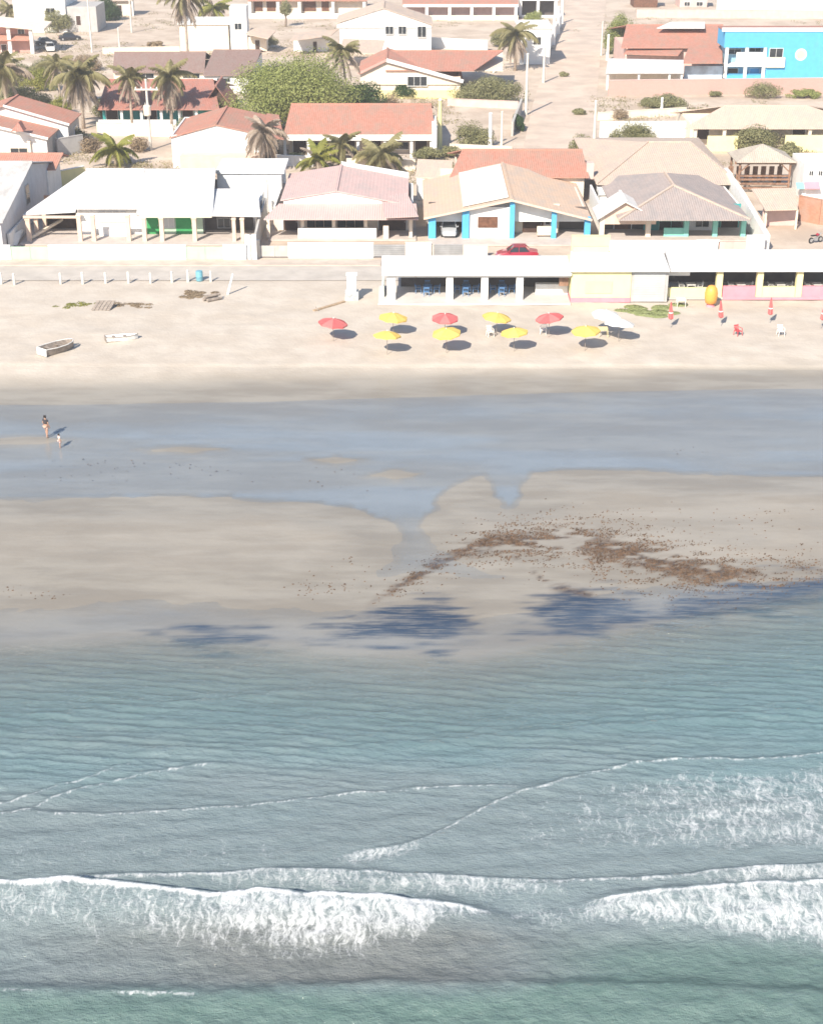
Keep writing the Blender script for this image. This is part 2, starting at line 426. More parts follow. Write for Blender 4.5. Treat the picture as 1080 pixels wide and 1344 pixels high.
def cattr(me, name, rgb):
    a = me.attributes.new(name, 'FLOAT_COLOR', 'POINT')
    a.data.foreach_set('color', np.concatenate([rgb, np.ones((len(rgb), 1))], 1).astype(np.float32).ravel())

gx = axis([(-6000, -600, 600), (-600, -120, 40), (-120, -48, 4), (-48, 48, 0.3), (48, 120, 4), (120, 600, 40), (600, 6001, 600)])
gy = axis([(-3000, 0, 300), (0, 48, 6), (48, 62, 1.0), (62, 112, 0.22), (112, 136, 0.4), (136, 400, 6), (400, 1000, 60), (1000, 9001, 800)])
me, gxx, gyy, (gz, gpx, gpy, gbar, gdsea, gd1) = grid_mesh('ground', gx, gy, ground_z)
hgt = gz - ZS
wet = 1 - sstep(0.07, 0.56, hgt + (fbm(gxx * 0.3, gyy * 0.5, 21, 4) - 0.5) * 0.12)
wet = np.where(gbar > -2, np.clip(wet, 0, 1) * (1 - 0.25 * sstep(0.05, 0.14, hgt) * sstep(0.5, 3, gbar) * (0.5 + fbm(gxx * 0.15, gyy * 0.5, 31, 3))), wet)
attr(me, 'wet', np.clip(wet, 0, 1))
attr(me, 'inland', sstep(134, 143, gyy))
weed = np.zeros(len(gxx))
nz = fbm(gxx * 0.45 + gyy * 0.15, gyy * 2.8, 41, 4)
for kq, q in enumerate(WEEDS):
    weed = np.maximum(weed, sstep(-0.9, 1.1, sdf(q, gxx, gyy) + (0.25 if kq == 2 else 0.0) + (nz - 0.5) * 5.0))
attr(me, 'drowned', np.where((gpy > 660) & (gpy < 900), weed, 0)); weed = np.zeros(len(gxx))
nw = fbm(gxx * 1.1 + gyy * 0.8, gyy * 2.8 - gxx * 0.4, 43, 4)
band = np.exp(-((gpy - WRACK(gpx)) / (WRACKW(gpx) * 0.75)) ** 2) * sstep(470, 520, gpx) * (0.35 + 0.65 * sstep(1060, 930, gpx))
STREAK = curve([(640, 712), (690, 742), (720, 767), (745, 775), (780, 782)])
band2 = np.exp(-((gpy - STREAK(gpx)) / (3.5 + 3 * sstep(690, 740, gpx))) ** 2) * sstep(650, 690, gpx) * sstep(785, 770, gpx)
band = np.maximum(band, band2)
weed = np.maximum(weed, band * sstep(0.42, 0.58, nw + 0.18 * band - 0.08))
attr(me, 'weed', np.where((gpy > 660) & (gpy < 880), weed, 0))
ground = obj('ground', me); ground['kind'] = 'structure'

m, nt, out = _nt('sand')
pos = nd(nt, 'ShaderNodeNewGeometry').outputs['Position']
at_ = lambda n: nd(nt, 'ShaderNodeAttribute', attribute_name=n).outputs['Fac']
nA = noise_n(nt, pos, 0.35, 6, 0.6); nB = noise_n(nt, pos, 2.2, 5, 0.6)
nC = noise_n(nt, scaled(nt, pos, (0.12, 0.5, 1)), 1.0, 6, 0.62)
dry = mixc(nt, maprange(nt, nA, 0.3, 0.7), (0.50, 0.43, 0.355), (0.58, 0.51, 0.43))
dry = mixc(nt, maprange(nt, nB, 0.55, 0.8, 0, 0.32), dry, (0.44, 0.385, 0.325))
dirt = mixc(nt, maprange(nt, noise_n(nt, pos, 0.16, 7, 0.65), 0.35, 0.65), (0.48, 0.38, 0.295), (0.63, 0.52, 0.42))
dirt = mixc(nt, maprange(nt, noise_n(nt, pos, 0.3, 7, 0.7), 0.6, 0.72, 0, 0.55), dirt, (0.25, 0.23, 0.12))
dry = mixc(nt, at_('inland'), dry, dirt)
wetc = mixc(nt, maprange(nt, nC, 0.35, 0.65), (0.235, 0.207, 0.168), (0.32, 0.288, 0.24))
wv = math_n(nt, 'ADD', at_('wet'), math_n(nt, 'MULTIPLY', math_n(nt, 'SUBTRACT', nC, 0.5), 0.35), clamp=True)
c = mixc(nt, wv, dry, wetc)
weedc = mixc(nt, maprange(nt, noise_n(nt, pos, 3.0, 4), 0.35, 0.65), (0.065, 0.042, 0.028), (0.15, 0.095, 0.055))
c = mixc(nt, math_n(nt, 'MULTIPLY', at_('weed'), maprange(nt, noise_n(nt, scaled(nt, pos, (1, 2.2, 1)), 1.8, 7, 0.75), 0.28, 0.52, 0.2, 1)), c, weedc)
c = mixc(nt, math_n(nt, 'MULTIPLY', at_('drowned'), maprange(nt, noise_n(nt, scaled(nt, pos, (0.3, 3.4, 1)), 1.5, 6, 0.7), 0.32, 0.56, 0.25, 1)), c, (0.03, 0.05, 0.085))
b = nd(nt, 'ShaderNodeBsdfPrincipled'); nt.links.new(c, b.inputs['Base Color'])
nt.links.new(maprange(nt, wv, 0.4, 1.0, 0.95, 0.30), b.inputs['Roughness'])
b.inputs['Specular IOR Level'].default_value = 0.3
hb = math_n(nt, 'ADD', math_n(nt, 'ADD', noise_n(nt, pos, 3.5, 4, 0.6), math_n(nt, 'MULTIPLY', noise_n(nt, scaled(nt, pos, (0.5, 3.0, 1)), 1.5, 3, 0.5, 0.6), 0.5)), math_n(nt, 'MULTIPLY', noise_n(nt, pos, 0.9, 4), 1.2))
bn = nd(nt, 'ShaderNodeBump'); bn.inputs['Distance'].default_value = 0.12
nt.links.new(hb, bn.inputs['Height']); nt.links.new(maprange(nt, wv, 0.2, 0.9, 0.3, 0.10), bn.inputs['Strength'])
nt.links.new(bn.outputs[0], b.inputs['Normal']); nt.links.new(b.outputs[0], out.inputs[0])
ground.data.materials.append(m); SAND = m

# ---- sea: one sheet; calm in the runnel behind the bars, with sky reflection painted in, rippled and turbid outside, breaking near the camera
C1 = curve([(-300, 1166), (0, 1161), (200, 1152), (400, 1145), (560, 1152), (740, 1161), (850, 1156), (950, 1148), (1080, 1138), (1300, 1125)])
C2 = curve([(-300, 1186), (0, 1179), (100, 1176), (280, 1190), (450, 1192), (600, 1196), (650, 1206), (700, 1222)])
C2B = curve([(-300, 1262), (0, 1258), (150, 1282), (280, 1288), (400, 1296), (470, 1290), (540, 1262), (600, 1228), (660, 1212)])
C3 = curve([(690, 1214), (780, 1190), (860, 1180), (960, 1178), (1080, 1172), (1300, 1165)])
C3B = curve([(690, 1222), (800, 1225), (900, 1240), (1000, 1262), (1080, 1275), (1300, 1285)])
C4 = curve([(460, 1124), (520, 1112), (560, 1101), (600, 1080), (640, 1058), (680, 1040), (760, 1020), (830, 1005), (950, 998), (1080, 990), (1300, 978)])
C5 = curve([(-300, 1318), (0, 1304), (200, 1311), (330, 1308), (540, 1298), (800, 1300), (1080, 1312), (1300, 1320)])
SWELLS = [([(-100, 1075), (0, 1054), (60, 1040), (130, 1018), (180, 1003)], 0.10, 0.35), ([(-100, 1080), (40, 1062), (110, 1036), (200, 1014), (300, 1004)], 0.09, 0.3),
          ([(40, 1066), (130, 1071), (240, 1067), (350, 1055), (450, 1042), (560, 1036), (700, 1030)], 0.09, 0.35),
          ([(170, 985), (260, 986), (400, 985), (560, 974), (800, 953), (1100, 930)], 0.07, 0.3), ([(340, 962), (440, 970), (560, 966), (800, 945), (1100, 918)], 0.06, 0.3),
          ([(620, 985), (720, 986), (780, 993), (840, 1003)], 0.06, 0.3), ([(0, 972), (120, 975), (260, 984)], 0.06, 0.3),
          ([(-100, 945), (60, 940), (250, 920), (400, 905)], 0.05, 0.3), ([(560, 1010), (700, 1004), (800, 998)], 0.05, 0.3)]
def ridge(px, py, c, A, wf, wb, x0, x1, soft=40):
    d = (c(px) - py) / (9.5 + (py - 700) * 0.025)
    k = sstep(x0 - soft, x0 + soft, px) * sstep(x1 + soft, x1 - soft, px)
    return A * k * np.where(d > 0, np.exp(-(d / wf) ** 2), np.exp(-(d / wb) ** 2))
def sea_z(x, y):
    px, py = proj(x, y, ZS)
    wob = (fbm(x * 0.5, y * 0.5, 51, 3) - 0.5)
    pyw = py + wob * 10
    out_ = sstep(0.2, 3.0, (py - E_SEA(px)) / 12.5)
    h = np.zeros(x.shape)
    # trains of small ripples
    ph = (y + 0.10 * x + 0.5 * wob + 0.05 * x * (fbm(x * 0.05, y * 0.08, 53, 2) - 0.5)) * 2 * np.pi
    h += out_ * sstep(1180, 900, py) * 0.020 * np.sin(ph / 0.85) * (0.35 + 1.3 * fbm(x * 0.15, y * 0.35, 55, 3))
    h += out_ * 0.024 * np.sin((y - 0.16 * x + 0.6 * wob) * 2 * np.pi / 1.45 + 1.0) * (0.3 + fbm(x * 0.1 + 4, y * 0.3, 57, 3))
    q1 = 0.5 + 0.5 * np.sin((y + 0.13 * x + 0.35 * (fbm(x * 0.9, y * 0.9, 81, 3) - 0.5) + 0.9 * (fbm(x * 0.12, y * 0.2, 82, 2) - 0.5)) * 2 * np.pi / 0.56)
    h += out_ * sstep(1120, 960, py) * 0.06 * q1 ** 3 * sstep(0.2, 0.62, fbm(x * 0.22, y * 0.5, 83, 3))
    h += out_ * (fbm(x * 5.0 + y, y * 6.0, 85, 3) - 0.5) * 0.035
    h += out_ * (fbm(x * 1.6, y * 2.2, 59, 4) - 0.5) * (0.05 + 0.10 * sstep(1120, 1220, py))
    for pts, A, wb in SWELLS:
        h += ridge(px, pyw, curve(pts), A, 0.16, wb * 1.6, pts[0][0], pts[-1][0])
    h += ridge(px, pyw, C4, 0.12, 0.2, 1.1, 500, 1600)
    h += ridge(px, pyw, C1, 0.22, 0.22, 1.1, -600, 1600)
    h += ridge(px, pyw, C2, 0.85, 0.45, 2.0, -600, 600, 140)
    h += ridge(px, pyw, C3, 0.62, 0.45, 1.9, 800, 1700, 130)
    h += ridge(px, pyw, C5, 0.26, 0.5, 1.6, -600, 1700)
    fo = foam_env(px, pyw)
    h += fo * (fbm(x * 4, y * 4, 61, 3) - 0.35) * 0.14
    far = sstep(36, 20, y)
    h += far * 0.35 * np.sin(y * 2 * np.pi / 17 + 0.02 * x) 
    h *= sstep(400, 150, np.abs(x)) * sstep(-300, -60, y)
    return ZS + h, px, py, pyw, fo
def foam_env(px, py):
    """0..1 share of foam: crests and the torn foam trailing on the backs of the broken waves"""
    e = np.zeros(px.shape)
    def strip(c, up, dn, x0, x1, a, soft=40):
        d = py - c(px); k = sstep(x0 - soft, x0 + soft, px) * sstep(x1 + soft, x1 - soft, px)
        return a * k * sstep(-up, 0.5, d) * sstep(dn, dn * 0.15, d)
    e = np.maximum(e, strip(C1, 2, 9, -600, 1700, 0.46))
    e = np.maximum(e, strip(C1, 3, 46, 260, 760, 0.40, 90)); e = np.maximum(e, strip(C1, 3, 46, 900, 1700, 0.44, 90))
    e = np.maximum(e, strip(C2, 2, 12, -600, 640, 0.68, 30))
    t = np.clip((py - C2(px)) / np.maximum(C2B(px) - C2(px), 4), -1, 2)
    k = sstep(700, 600, px) * sstep(-0.02, 0.03, t)
    body = 0.33 + 0.17 * sstep(180, 400, px)
    e = np.maximum(e, k * body * sstep(1.08, 0.25, t))
    t3 = np.clip((py - C3(px)) / np.maximum(C3B(px) - C3(px), 4), -1, 2)
    e = np.maximum(e, sstep(700, 800, px) * sstep(-0.03, 0.04, t3) * (0.42 * sstep(0.8, 0.1, t3) + 0.30 * sstep(1.25, 0.5, t3) * sstep(0.1, 0.6, t3)))
    e = np.maximum(e, 0.34 * np.exp(-((px - 715) / 90) ** 2) * np.exp(-((py - 1205) / 26) ** 2))
    e = np.maximum(e, strip(C3, 2, 9, 770, 1700, 0.58, 30))
    e = np.maximum(e, strip(C4, 2, 6, 530, 1700, 0.40, 30))
    sp = sstep(0, 30, py - C4(px)) * sstep(1138, 1100, py) * sstep(540, 760, px)
    e = np.maximum(e, sp * (0.25 + 0.12 * sstep(700, 1000, px)))
    e = np.maximum(e, strip(C4, 6, 30, 430, 560, 0.45, 50))
    e = np.maximum(e, 0.22 * sstep(1075, 1110, py) * sstep(1150, 1130, py) * sstep(560, 300, px))
    for pts, A, wb in SWELLS[:3]: e = np.maximum(e, strip(curve(pts), 2, 5, pts[0][0], pts[-1][0], 0.40))
    e = np.maximum(e, strip(C5, 3, 9, 150, 260, 0.52, 30)); e = np.maximum(e, strip(C5, 3, 8, -600, 60, 0.42, 30))
    return e
sx = axis([(-6000, -600, 600), (-600, -100, 50), (-100, -36, 4), (-36, -24, 0.4), (-24, 24, 0.1), (24, 36, 0.4), (36, 100, 4), (100, 600, 50), (600, 6001, 600)])
sy = axis([(-9000, -600, 600), (-600, 0, 40), (0, 24, 3), (24, 40, 0.7), (40, 74, 0.085), (74, 112, 0.6)])
sme, xx, yy, (szz, spx, spy, spyw, sfo) = grid_mesh('sea', sx, sy, sea_z)
bed = ground_z(xx, yy)[0]
depth = np.maximum(ZS - bed, 0)
weed_s = np.zeros(len(xx))
opac = 1 - np.exp(-depth / 0.6)
opac = np.maximum(opac, 0.9 * sstep(870, 1010, spy))
opac = np.maximum(opac, 0.38 * sstep(0.0, 0.03, depth) * sstep(1.5, -0.5, (spy - E_SEA(spx)) / 12.5) * (0.35 + 0.65 * sstep(700, 660, spy)) * (0.55 + 0.6 * sstep(0.36, 0.62, fbm(xx * 0.07 + 3, yy * 0.42, 73, 4))))  # last line: opacity floor that carries the painted sky blue in calm shallows
attr(sme, 'opac', np.clip(opac, 0, 0.97)); attr(sme, 'foam', sfo)
ca = np.array
teal, turb, brown, green = ca([0.16, 0.265, 0.285]), ca([0.21, 0.265, 0.275]), ca([0.165, 0.18, 0.175]), ca([0.125, 0.20, 0.18])
nq = fbm(xx * 0.12, yy * 0.3, 71, 4)
def lerp(a, b, t): return a + (b - a) * t[:, None]
colr = np.repeat(teal[None], len(xx), 0)
colr = lerp(colr, np.repeat(turb[None], len(xx), 0), sstep(930, 1090, spy + (nq - 0.5) * 120))
tb = sstep(1195, 1245, spyw) * sstep(1312, 1285, spyw) * sstep(1.0, 0.0, np.abs(spx - 430) / 620)
colr = lerp(colr, np.repeat(brown[None], len(xx), 0), np.clip(tb * (0.5 + nq), 0, 1))
deep = sstep(1285, 1325, spyw + 20 * sstep(600, 900, spx)) + 0.9 * sstep(1215, 1260, spyw) * sstep(640, 860, spx)
colr = lerp(colr, np.repeat(green[None], len(xx), 0), np.clip(deep, 0, 1))
calm_ = sstep(1.5, -0.5, (spy - E_SEA(spx)) / 12.5)
colr = lerp(colr, np.repeat(ca([0.36, 0.45, 0.54])[None], len(xx), 0), calm_)  # reflected sky put into the calm water as a pale blue colour
cattr(sme, 'wcol', colr)
attr(sme, 'calm', sstep(1.5, -0.5, (spy - E_SEA(spx)) / 12.5))
sea = obj('sea', sme); sea['kind'] = 'structure'

m, nt, out = _nt('sea_water')
pos = nd(nt, 'ShaderNodeNewGeometry').outputs['Position']
at_ = lambda n: nd(nt, 'ShaderNodeAttribute', attribute_name=n)
opn, fon, clm = at_('opac').outputs['Fac'], at_('foam').outputs['Fac'], at_('calm').outputs['Fac']
wc = at_('wcol').outputs['Color']
n1 = noise_n(nt, scaled(nt, pos, (0.7, 1.6, 1)), 2.2, 5, 0.6); n2 = noise_n(nt, scaled(nt, pos, (0.7, 1.5, 1), (0, 0, 0.5)), 7.0, 4, 0.6)
n3 = noise_n(nt, scaled(nt, pos, (1.5, 0.6, 1), (0, 0, -0.6)), 13.0, 4, 0.65)
hgt_ = math_n(nt, 'ADD', math_n(nt, 'ADD', n1, math_n(nt, 'MULTIPLY', n2, 0.6)), math_n(nt, 'MULTIPLY', n3, 0.38))
bn = nd(nt, 'ShaderNodeBump'); bn.inputs['Distance'].default_value = 0.12
nt.links.new(hgt_, bn.inputs['Height']); nt.links.new(maprange(nt, clm, 0, 1, 0.85, 0.035), bn.inputs['Strength'])
wc2 = mixc(nt, maprange(nt, noise_n(nt, scaled(nt, pos, (0.6, 1.6, 1)), 1.2, 6, 0.65), 0.3, 0.7), mixc(nt, 0.12, wc, (0.02, 0.03, 0.03)), mixc(nt, 0.06, wc, (0.5, 0.5, 0.5)))
dif = nd(nt, 'ShaderNodeBsdfDiffuse'); nt.links.new(wc2, dif.inputs[0]); nt.links.new(bn.outputs[0], dif.inputs['Normal'])
tr = nd(nt, 'ShaderNodeBsdfTransparent'); tr.inputs[0].default_value = (0.96, 0.98, 1.0, 1)
mx1 = nd(nt, 'ShaderNodeMixShader'); nt.links.new(opn, mx1.inputs[0]); nt.links.new(tr.outputs[0], mx1.inputs[1]); nt.links.new(dif.outputs[0], mx1.inputs[2])
dt = nd(nt, 'ShaderNodeVectorMath', operation='DOT_PRODUCT'); nt.links.new(bn.outputs[0], dt.inputs[0])
nt.links.new(nd(nt, 'ShaderNodeNewGeometry').outputs['Incoming'], dt.inputs[1])
fres = math_n(nt, 'MULTIPLY_ADD', math_n(nt, 'POWER', math_n(nt, 'SUBTRACT', 1.0, math_n(nt, 'ABSOLUTE', dt.outputs['Value']), clamp=True), 5.0), 0.98, 0.02)   # Schlick, n = 1.33
gl = nd(nt, 'ShaderNodeBsdfGlossy'); gl.inputs['Roughness'].default_value = 0.09; nt.links.new(bn.outputs[0], gl.inputs['Normal'])
mx2 = nd(nt, 'ShaderNodeMixShader'); nt.links.new(fres, mx2.inputs[0]); nt.links.new(mx1.outputs[0], mx2.inputs[1]); nt.links.new(gl.outputs[0], mx2.inputs[2])
# foam: lacy threads and patches, torn along the run of the wave
wrp = nd(nt, 'ShaderNodeVectorMath', operation='ADD')
dn = nd(nt, 'ShaderNodeTexNoise'); dn.inputs['Scale'].default_value = 1.3; dn.inputs['Detail'].default_value = 3; nt.links.new(pos, dn.inputs['Vector'])
dsc = nd(nt, 'ShaderNodeVectorMath', operation='SCALE'); dsc.inputs['Scale'].default_value = 0.9; nt.links.new(dn.outputs['Color'], dsc.inputs[0])
nt.links.new(pos, wrp.inputs[0]); nt.links.new(dsc.outputs[0], wrp.inputs[1])
vec = scaled(nt, wrp.outputs[0], (2.1, 0.75, 1), (0, 0, 0.5))
vo = nd(nt, 'ShaderNodeTexVoronoi', feature='DISTANCE_TO_EDGE'); vo.inputs['Scale'].default_value = 1.7; nt.links.new(vec, vo.inputs['Vector'])
lace = maprange(nt, vo.outputs[0], 0.0, 0.42, 1.0, 0.0, False)
vo2 = nd(nt, 'ShaderNodeTexVoronoi', feature='DISTANCE_TO_EDGE'); vo2.inputs['Scale'].default_value = 4.2; nt.links.new(vec, vo2.inputs['Vector'])
lace2 = maprange(nt, vo2.outputs[0], 0.0, 0.42, 1.0, 0.0, False)
fn1 = noise_n(nt, vec, 1.6, 9, 0.75); fn2 = noise_n(nt, vec, 0.55, 3, 0.6)
fsum = math_n(nt, 'ADD', math_n(nt, 'ADD', math_n(nt, 'MULTIPLY', lace, 0.20), math_n(nt, 'MULTIPLY', lace2, 0.10)), math_n(nt, 'ADD', math_n(nt, 'MULTIPLY', fn1, 0.85), math_n(nt, 'MULTIPLY', fn2, 0.40)))
fsum = math_n(nt, 'ADD', fsum, math_n(nt, 'MULTIPLY', math_n(nt, 'SUBTRACT', noise_n(nt, vec, 8.0, 5, 0.7), 0.5), 0.55))
fm = math_n(nt, 'ADD', fsum, math_n(nt, 'MULTIPLY', fon, 1.1))
fmask = math_n(nt, 'MULTIPLY', maprange(nt, fm, 1.12, 1.58), maprange(nt, fon, 0.03, 0.2))
fd = nd(nt, 'ShaderNodeBsdfDiffuse'); fd.inputs[0].default_value = (0.72, 0.73, 0.73, 1)
nt.links.new(bump_n(nt, fm, 0.6, 0.15), fd.inputs['Normal'])
mx3 = nd(nt, 'ShaderNodeMixShader'); nt.links.new(math_n(nt, 'MULTIPLY', fmask, 0.88), mx3.inputs[0]); nt.links.new(mx2.outputs[0], mx3.inputs[1]); nt.links.new(fd.outputs[0], mx3.inputs[2])
nt.links.new(mx3.outputs[0], out.inputs[0])
sea.data.materials.append(m)

# ---- seaweed washed up along the bar: loose tufts lying on the sand
def tufts(name, pts, size, m, label, up=0.05, seed=1):
    r = np.random.default_rng(seed); n = len(pts)
    vs = np.zeros((n, 5, 3)); a = r.random(n) * 6.28; L = size * (0.4 + 1.2 * r.random(n)); w = L * (0.25 + 0.4 * r.random(n))
    a = 0.35 + 0.5 * r.standard_normal(n)
    dx, dy = np.cos(a), np.sin(a)
    for k, (s, t) in enumerate(((-1, 0), (0, -1), (1, 0), (0, 1))):
        vs[:, k, 0] = pts[:, 0] + dx * L * s - dy * w * t; vs[:, k, 1] = pts[:, 1] + dy * L * s + dx * w * t
        vs[:, k, 2] = pts[:, 2] - 0.01
    vs[:, 4] = pts; vs[:, 4, 2] += up * (0.5 + r.random(n)) ; vs[:, 4, :2] += (r.random((n, 2)) - 0.5) * L[:, None] * 0.6
    f = (np.arange(n) * 5)[:, None, None] + np.array([[0, 1, 4], [1, 2, 4], [2, 3, 4], [3, 0, 4]])[None]
    me = bpy.data.meshes.new(name); me.from_pydata(vs.reshape(-1, 3).tolist(), [], f.reshape(-1, 3).tolist()); me.update(); me.materials.append(m)
    o = obj(name, me); return tag(o, label, 'seaweed', kind='stuff')
SEAWEED = mat('seaweed_brown', (0.10, 0.06, 0.036), var=0.5, scale=2.5, rough=0.7)
r = np.random.default_rng(3); pts = []
while len(pts) < 5600:
    qx = 485 + 605 * r.beta(2.2, 1.9); d = r.standard_normal() * WRACKW(qx) * 0.8
    qy = WRACK(qx) + d
    x, y, z = G(qx, qy, ZS + 0.05)
    if vnoise(np.array([x * 1.1 + y * 0.8]), np.array([y * 2.8 - x * 0.4]), 43)[0] < r.uniform(0.35, 0.75): continue
    pts.append((x, y))
for _ in range(320):
    qx = r.uniform(640, 1090); qy = r.uniform(665, 765)
    if r.random() < (qx - 500) / 600: pts.append(G(qx, qy, ZS + 0.05)[:2])
for cx, cy, n_, sx_, sy_ in ((425, 772, 60, 30, 6), (60, 782, 14, 18, 3), (470, 745, 20, 30, 12), (20, 775, 8, 10, 4), (140, 608, 26, 60, 6), (270, 618, 18, 60, 6), (450, 628, 10, 30, 8), (915, 590, 10, 20, 3), (100, 620, 12, 50, 8)):
    for _ in range(n_): pts.append(G(cx + r.standard_normal() * sx_, cy + r.standard_normal() * sy_, ZS)[:2])
pts = np.array(pts); pz = ground_z(pts[:, 0], pts[:, 1])[0]
tufts('seaweed', np.column_stack([pts, np.maximum(pz, ZS - 0.03)]), 0.07, SEAWEED, 'loose brown seaweed washed up along the wet sand bar')
# ------------------------------------------------------------------ roads
def sheet(name, pts, z, m, th=0.0):
    mb = MB()
    if th: mb.prism([(p[0], p[1], z) for p in pts], (0, 0, -th))
    else: mb.add([(p[0], p[1], z) for p in pts], [tuple(range(len(pts)))])
    o = obj(name, mb.mesh(name, m)); o['kind'] = 'structure'; return o
ROADM = mat('sandy_asphalt', (0.50, 0.45, 0.395), var=0.10, scale=0.5, stain=0.5, stain_col=(0.52, 0.44, 0.36), bump=0.3)
PAVEM = mat('sandy_pavement', (0.52, 0.44, 0.37), var=0.1, scale=0.8, stain=0.4, stain_col=(0.44, 0.38, 0.32))
STREETM = mat('packed_dirt', (0.60, 0.48, 0.385), var=0.13, scale=0.22, stain=0.5, stain_col=(0.40, 0.31, 0.25), bump=0.4)
Y_ROAD0, Y_ROAD1 = Yof(368), Yof(349)
sheet('beach_road', [(-300, Y_ROAD0), (300, Y_ROAD0), (300, Y_ROAD1), (-300, Y_ROAD1)], 0.02, ROADM)
sheet('pavement', [(-300, Y_ROAD1), (X(500, Y_ROAD1), Y_ROAD1), (X(500, Y_ROAD1), Yof(342)), (-300, Yof(342))], 0.13, PAVEM, 0.3)
sheet('street', [G(682, 215)[:2], G(784, 215)[:2], G(781, 150)[:2], G(789, 60)[:2], G(796, -5)[:2], G(812, -150)[:2], G(788, -150)[:2], G(744, -5)[:2], G(722, 60)[:2], G(698, 140)[:2]], 0.015, STREETM)

# ------------------------------------------------------------------ house kit
class House:
    def __init__(s, name, label, cat, px, py, group=None):
        s.o = thing(name, label, cat, G(px, py), group)
    def part(s, name, mb, m, **k): return part(s.o, name, mb, m, **k)
    # a box whose front face, on the plane y = Y, covers the pixel rectangle; depth d away from the camera
    def block(s, name, px0, px1, pt, pb, Y, d, m, parent=None, z0=None, z1=None):
        zt, zb = Zof(pt, Y), Zof(pb, Y)
        if z0 is not None: zb = z0
        if z1 is not None: zt = z1
        zm = (zt + zb) / 2
        return part(parent or s.o, name, B(X(px0, Y, zm), X(px1, Y, zm), Y, Y + d, zb, zt), m)
    def walls(s, px0, px1, Y0, Y1, h, m, front=True, t=0.2, name='wall', z0=0.0, back=True):
        zm = h * 0.5; x0, x1 = X(px0, Y0, zm), X(px1, Y0, zm)
        if front: s.part(name, B(x0, x1, Y0, Y0 + t, z0, h), m)
        if back: s.part(name, B(x0, x1, Y1 - t, Y1, z0, h), m)
        a, b = (Y0 + t if front else Y0), (Y1 - t if back else Y1)
        s.part(name, B(x0, x0 + t, a, b, z0, h), m); s.part(name, B(x1 - t, x1, a, b, z0, h), m)
        return x0, x1
    def roof(s, pts, m, th=0.12, name='roof', parent=None):
        """pts: world points or (px, py, z) marked by a leading 'p'"""
        w = [G(*q[1:]) if q[0] == 'p' else q for q in pts]
        return part(parent or s.o, name, prism(w, (0, 0, -th)), m)
    def slopes(s, e0, e1, r1, r0, m, th=0.12, capm=None, back=True):
        """front slope eave e0-e1, ridge r0-r1 (px, py, z each); matching back slope; ridge cap as a sub-part"""
        e0, e1, r0, r1 = (np.array(G(*q)) for q in (e0, e1, r0, r1))
        r1[1] = r0[1]; e1[1] = e0[1]
        ro = s.roof([e0, e1, r1, r0], m, th)
        if back:
            b0, b1 = e0.copy(), e1.copy(); b0[1] = 2 * r0[1] - e0[1]; b1[1] = b0[1]
            s.roof([r0 + (0, 0.02, 0), r1 + (0, 0.02, 0), b1, b0], m, th)
        part(ro, 'ridge_cap', MB().bar(r0 + (0, 0.01, 0.03), r1 + (0, 0.01, 0.03), 0.28, 0.14), capm or m)
        return e0, e1, r1, r0
    def gable_front(s, el, ap, er, pyb, m, wallm, th=0.12, over=0.5, capm=None, wall=True):
        """ridge runs away from the camera; el, ap, er = left eave, apex, right eave (px, py, z) on one plane, pyb = row where the ridge ends"""
        ap = np.array(G(*ap)); Y = ap[1]
        el, er = np.array(P(el[0], el[1], Y)), np.array(P(er[0], er[1], Y))
        L = Yof(pyb, ap[2]) - Y; d = np.array([0, L, 0.0])
        rl = s.roof([el, ap, ap + d, el + d], m, th); rr = s.roof([ap + (0.001, 0, 0), er, er + d, ap + d + (0.001, 0, 0)], m, th)
        part(rl, 'ridge_cap', MB().bar(ap + (0, 0, 0.03), ap + d + (0, 0, 0.03), 0.28, 0.14), capm or m)
        if wall:
            lo = min(el[2], er[2]) - 0.6
            w = [el + (0.3, over, -0.14), ap + (0, over, -0.14), er + (-0.3, over, -0.14), (er[0] - 0.3, Y + over, lo), (el[0] + 0.3, Y + over, lo)]
            s.part('gable_wall', prism(w, (0, 0.2, 0)), wallm)
        return el, ap, er, L
    def window(s, px0, px1, pt, pb, Y, fm=WHITE, gm=None, name='window', bars=1, fw=0.07):
        z0, z1 = Zof(pb, Y), Zof(pt, Y); zm = (z0 + z1) / 2; x0, x1 = X(px0, Y, zm), X(px1, Y, zm)
        mb = MB(); a, b = Y - 0.07, Y + 0.03
        mb.box(x0 - fw, x0, a, b, z0, z1); mb.box(x1, x1 + fw, a, b, z0, z1)
        mb.box(x0 - fw, x1 + fw, a, b, z1, z1 + fw); mb.box(x0 - fw, x1 + fw, a - 0.04, b, z0 - fw, z0)
        for k in range(bars):
            xb = x0 + (x1 - x0) * (k + 1) / (bars + 1); mb.box(xb - 0.025, xb + 0.025, a + 0.01, b, z0, z1)
        w = s.part(name, mb, fm)
        part(w, 'pane', B(x0, x1, Y - 0.03, Y + 0.01, z0, z1), gm or GLASS)
        return w
    def door(s, px0, px1, pt, pb, Y, m, fm=WHITE):
        z0, z1 = max(Zof(pb, Y), 0.02), Zof(pt, Y); zm = (z0 + z1) / 2; x0, x1 = X(px0, Y, zm), X(px1, Y, zm)
        d = s.part('door', B(x0, x1, Y - 0.05, Y + 0.02, z0, z1), m)
        part(d, 'frame', MB().box(x0 - 0.08, x0, Y - 0.07, Y + 0.02, z0, z1 + 0.08).box(x1, x1 + 0.08, Y - 0.07, Y + 0.02, z0, z1 + 0.08).box(x0, x1, Y - 0.07, Y + 0.02, z1, z1 + 0.08), fm)
        part(d, 'handle', B(x1 - 0.16, x1 - 0.1, Y - 0.1, Y - 0.05, z0 + 0.95, z0 + 1.1), STEEL)
        return d
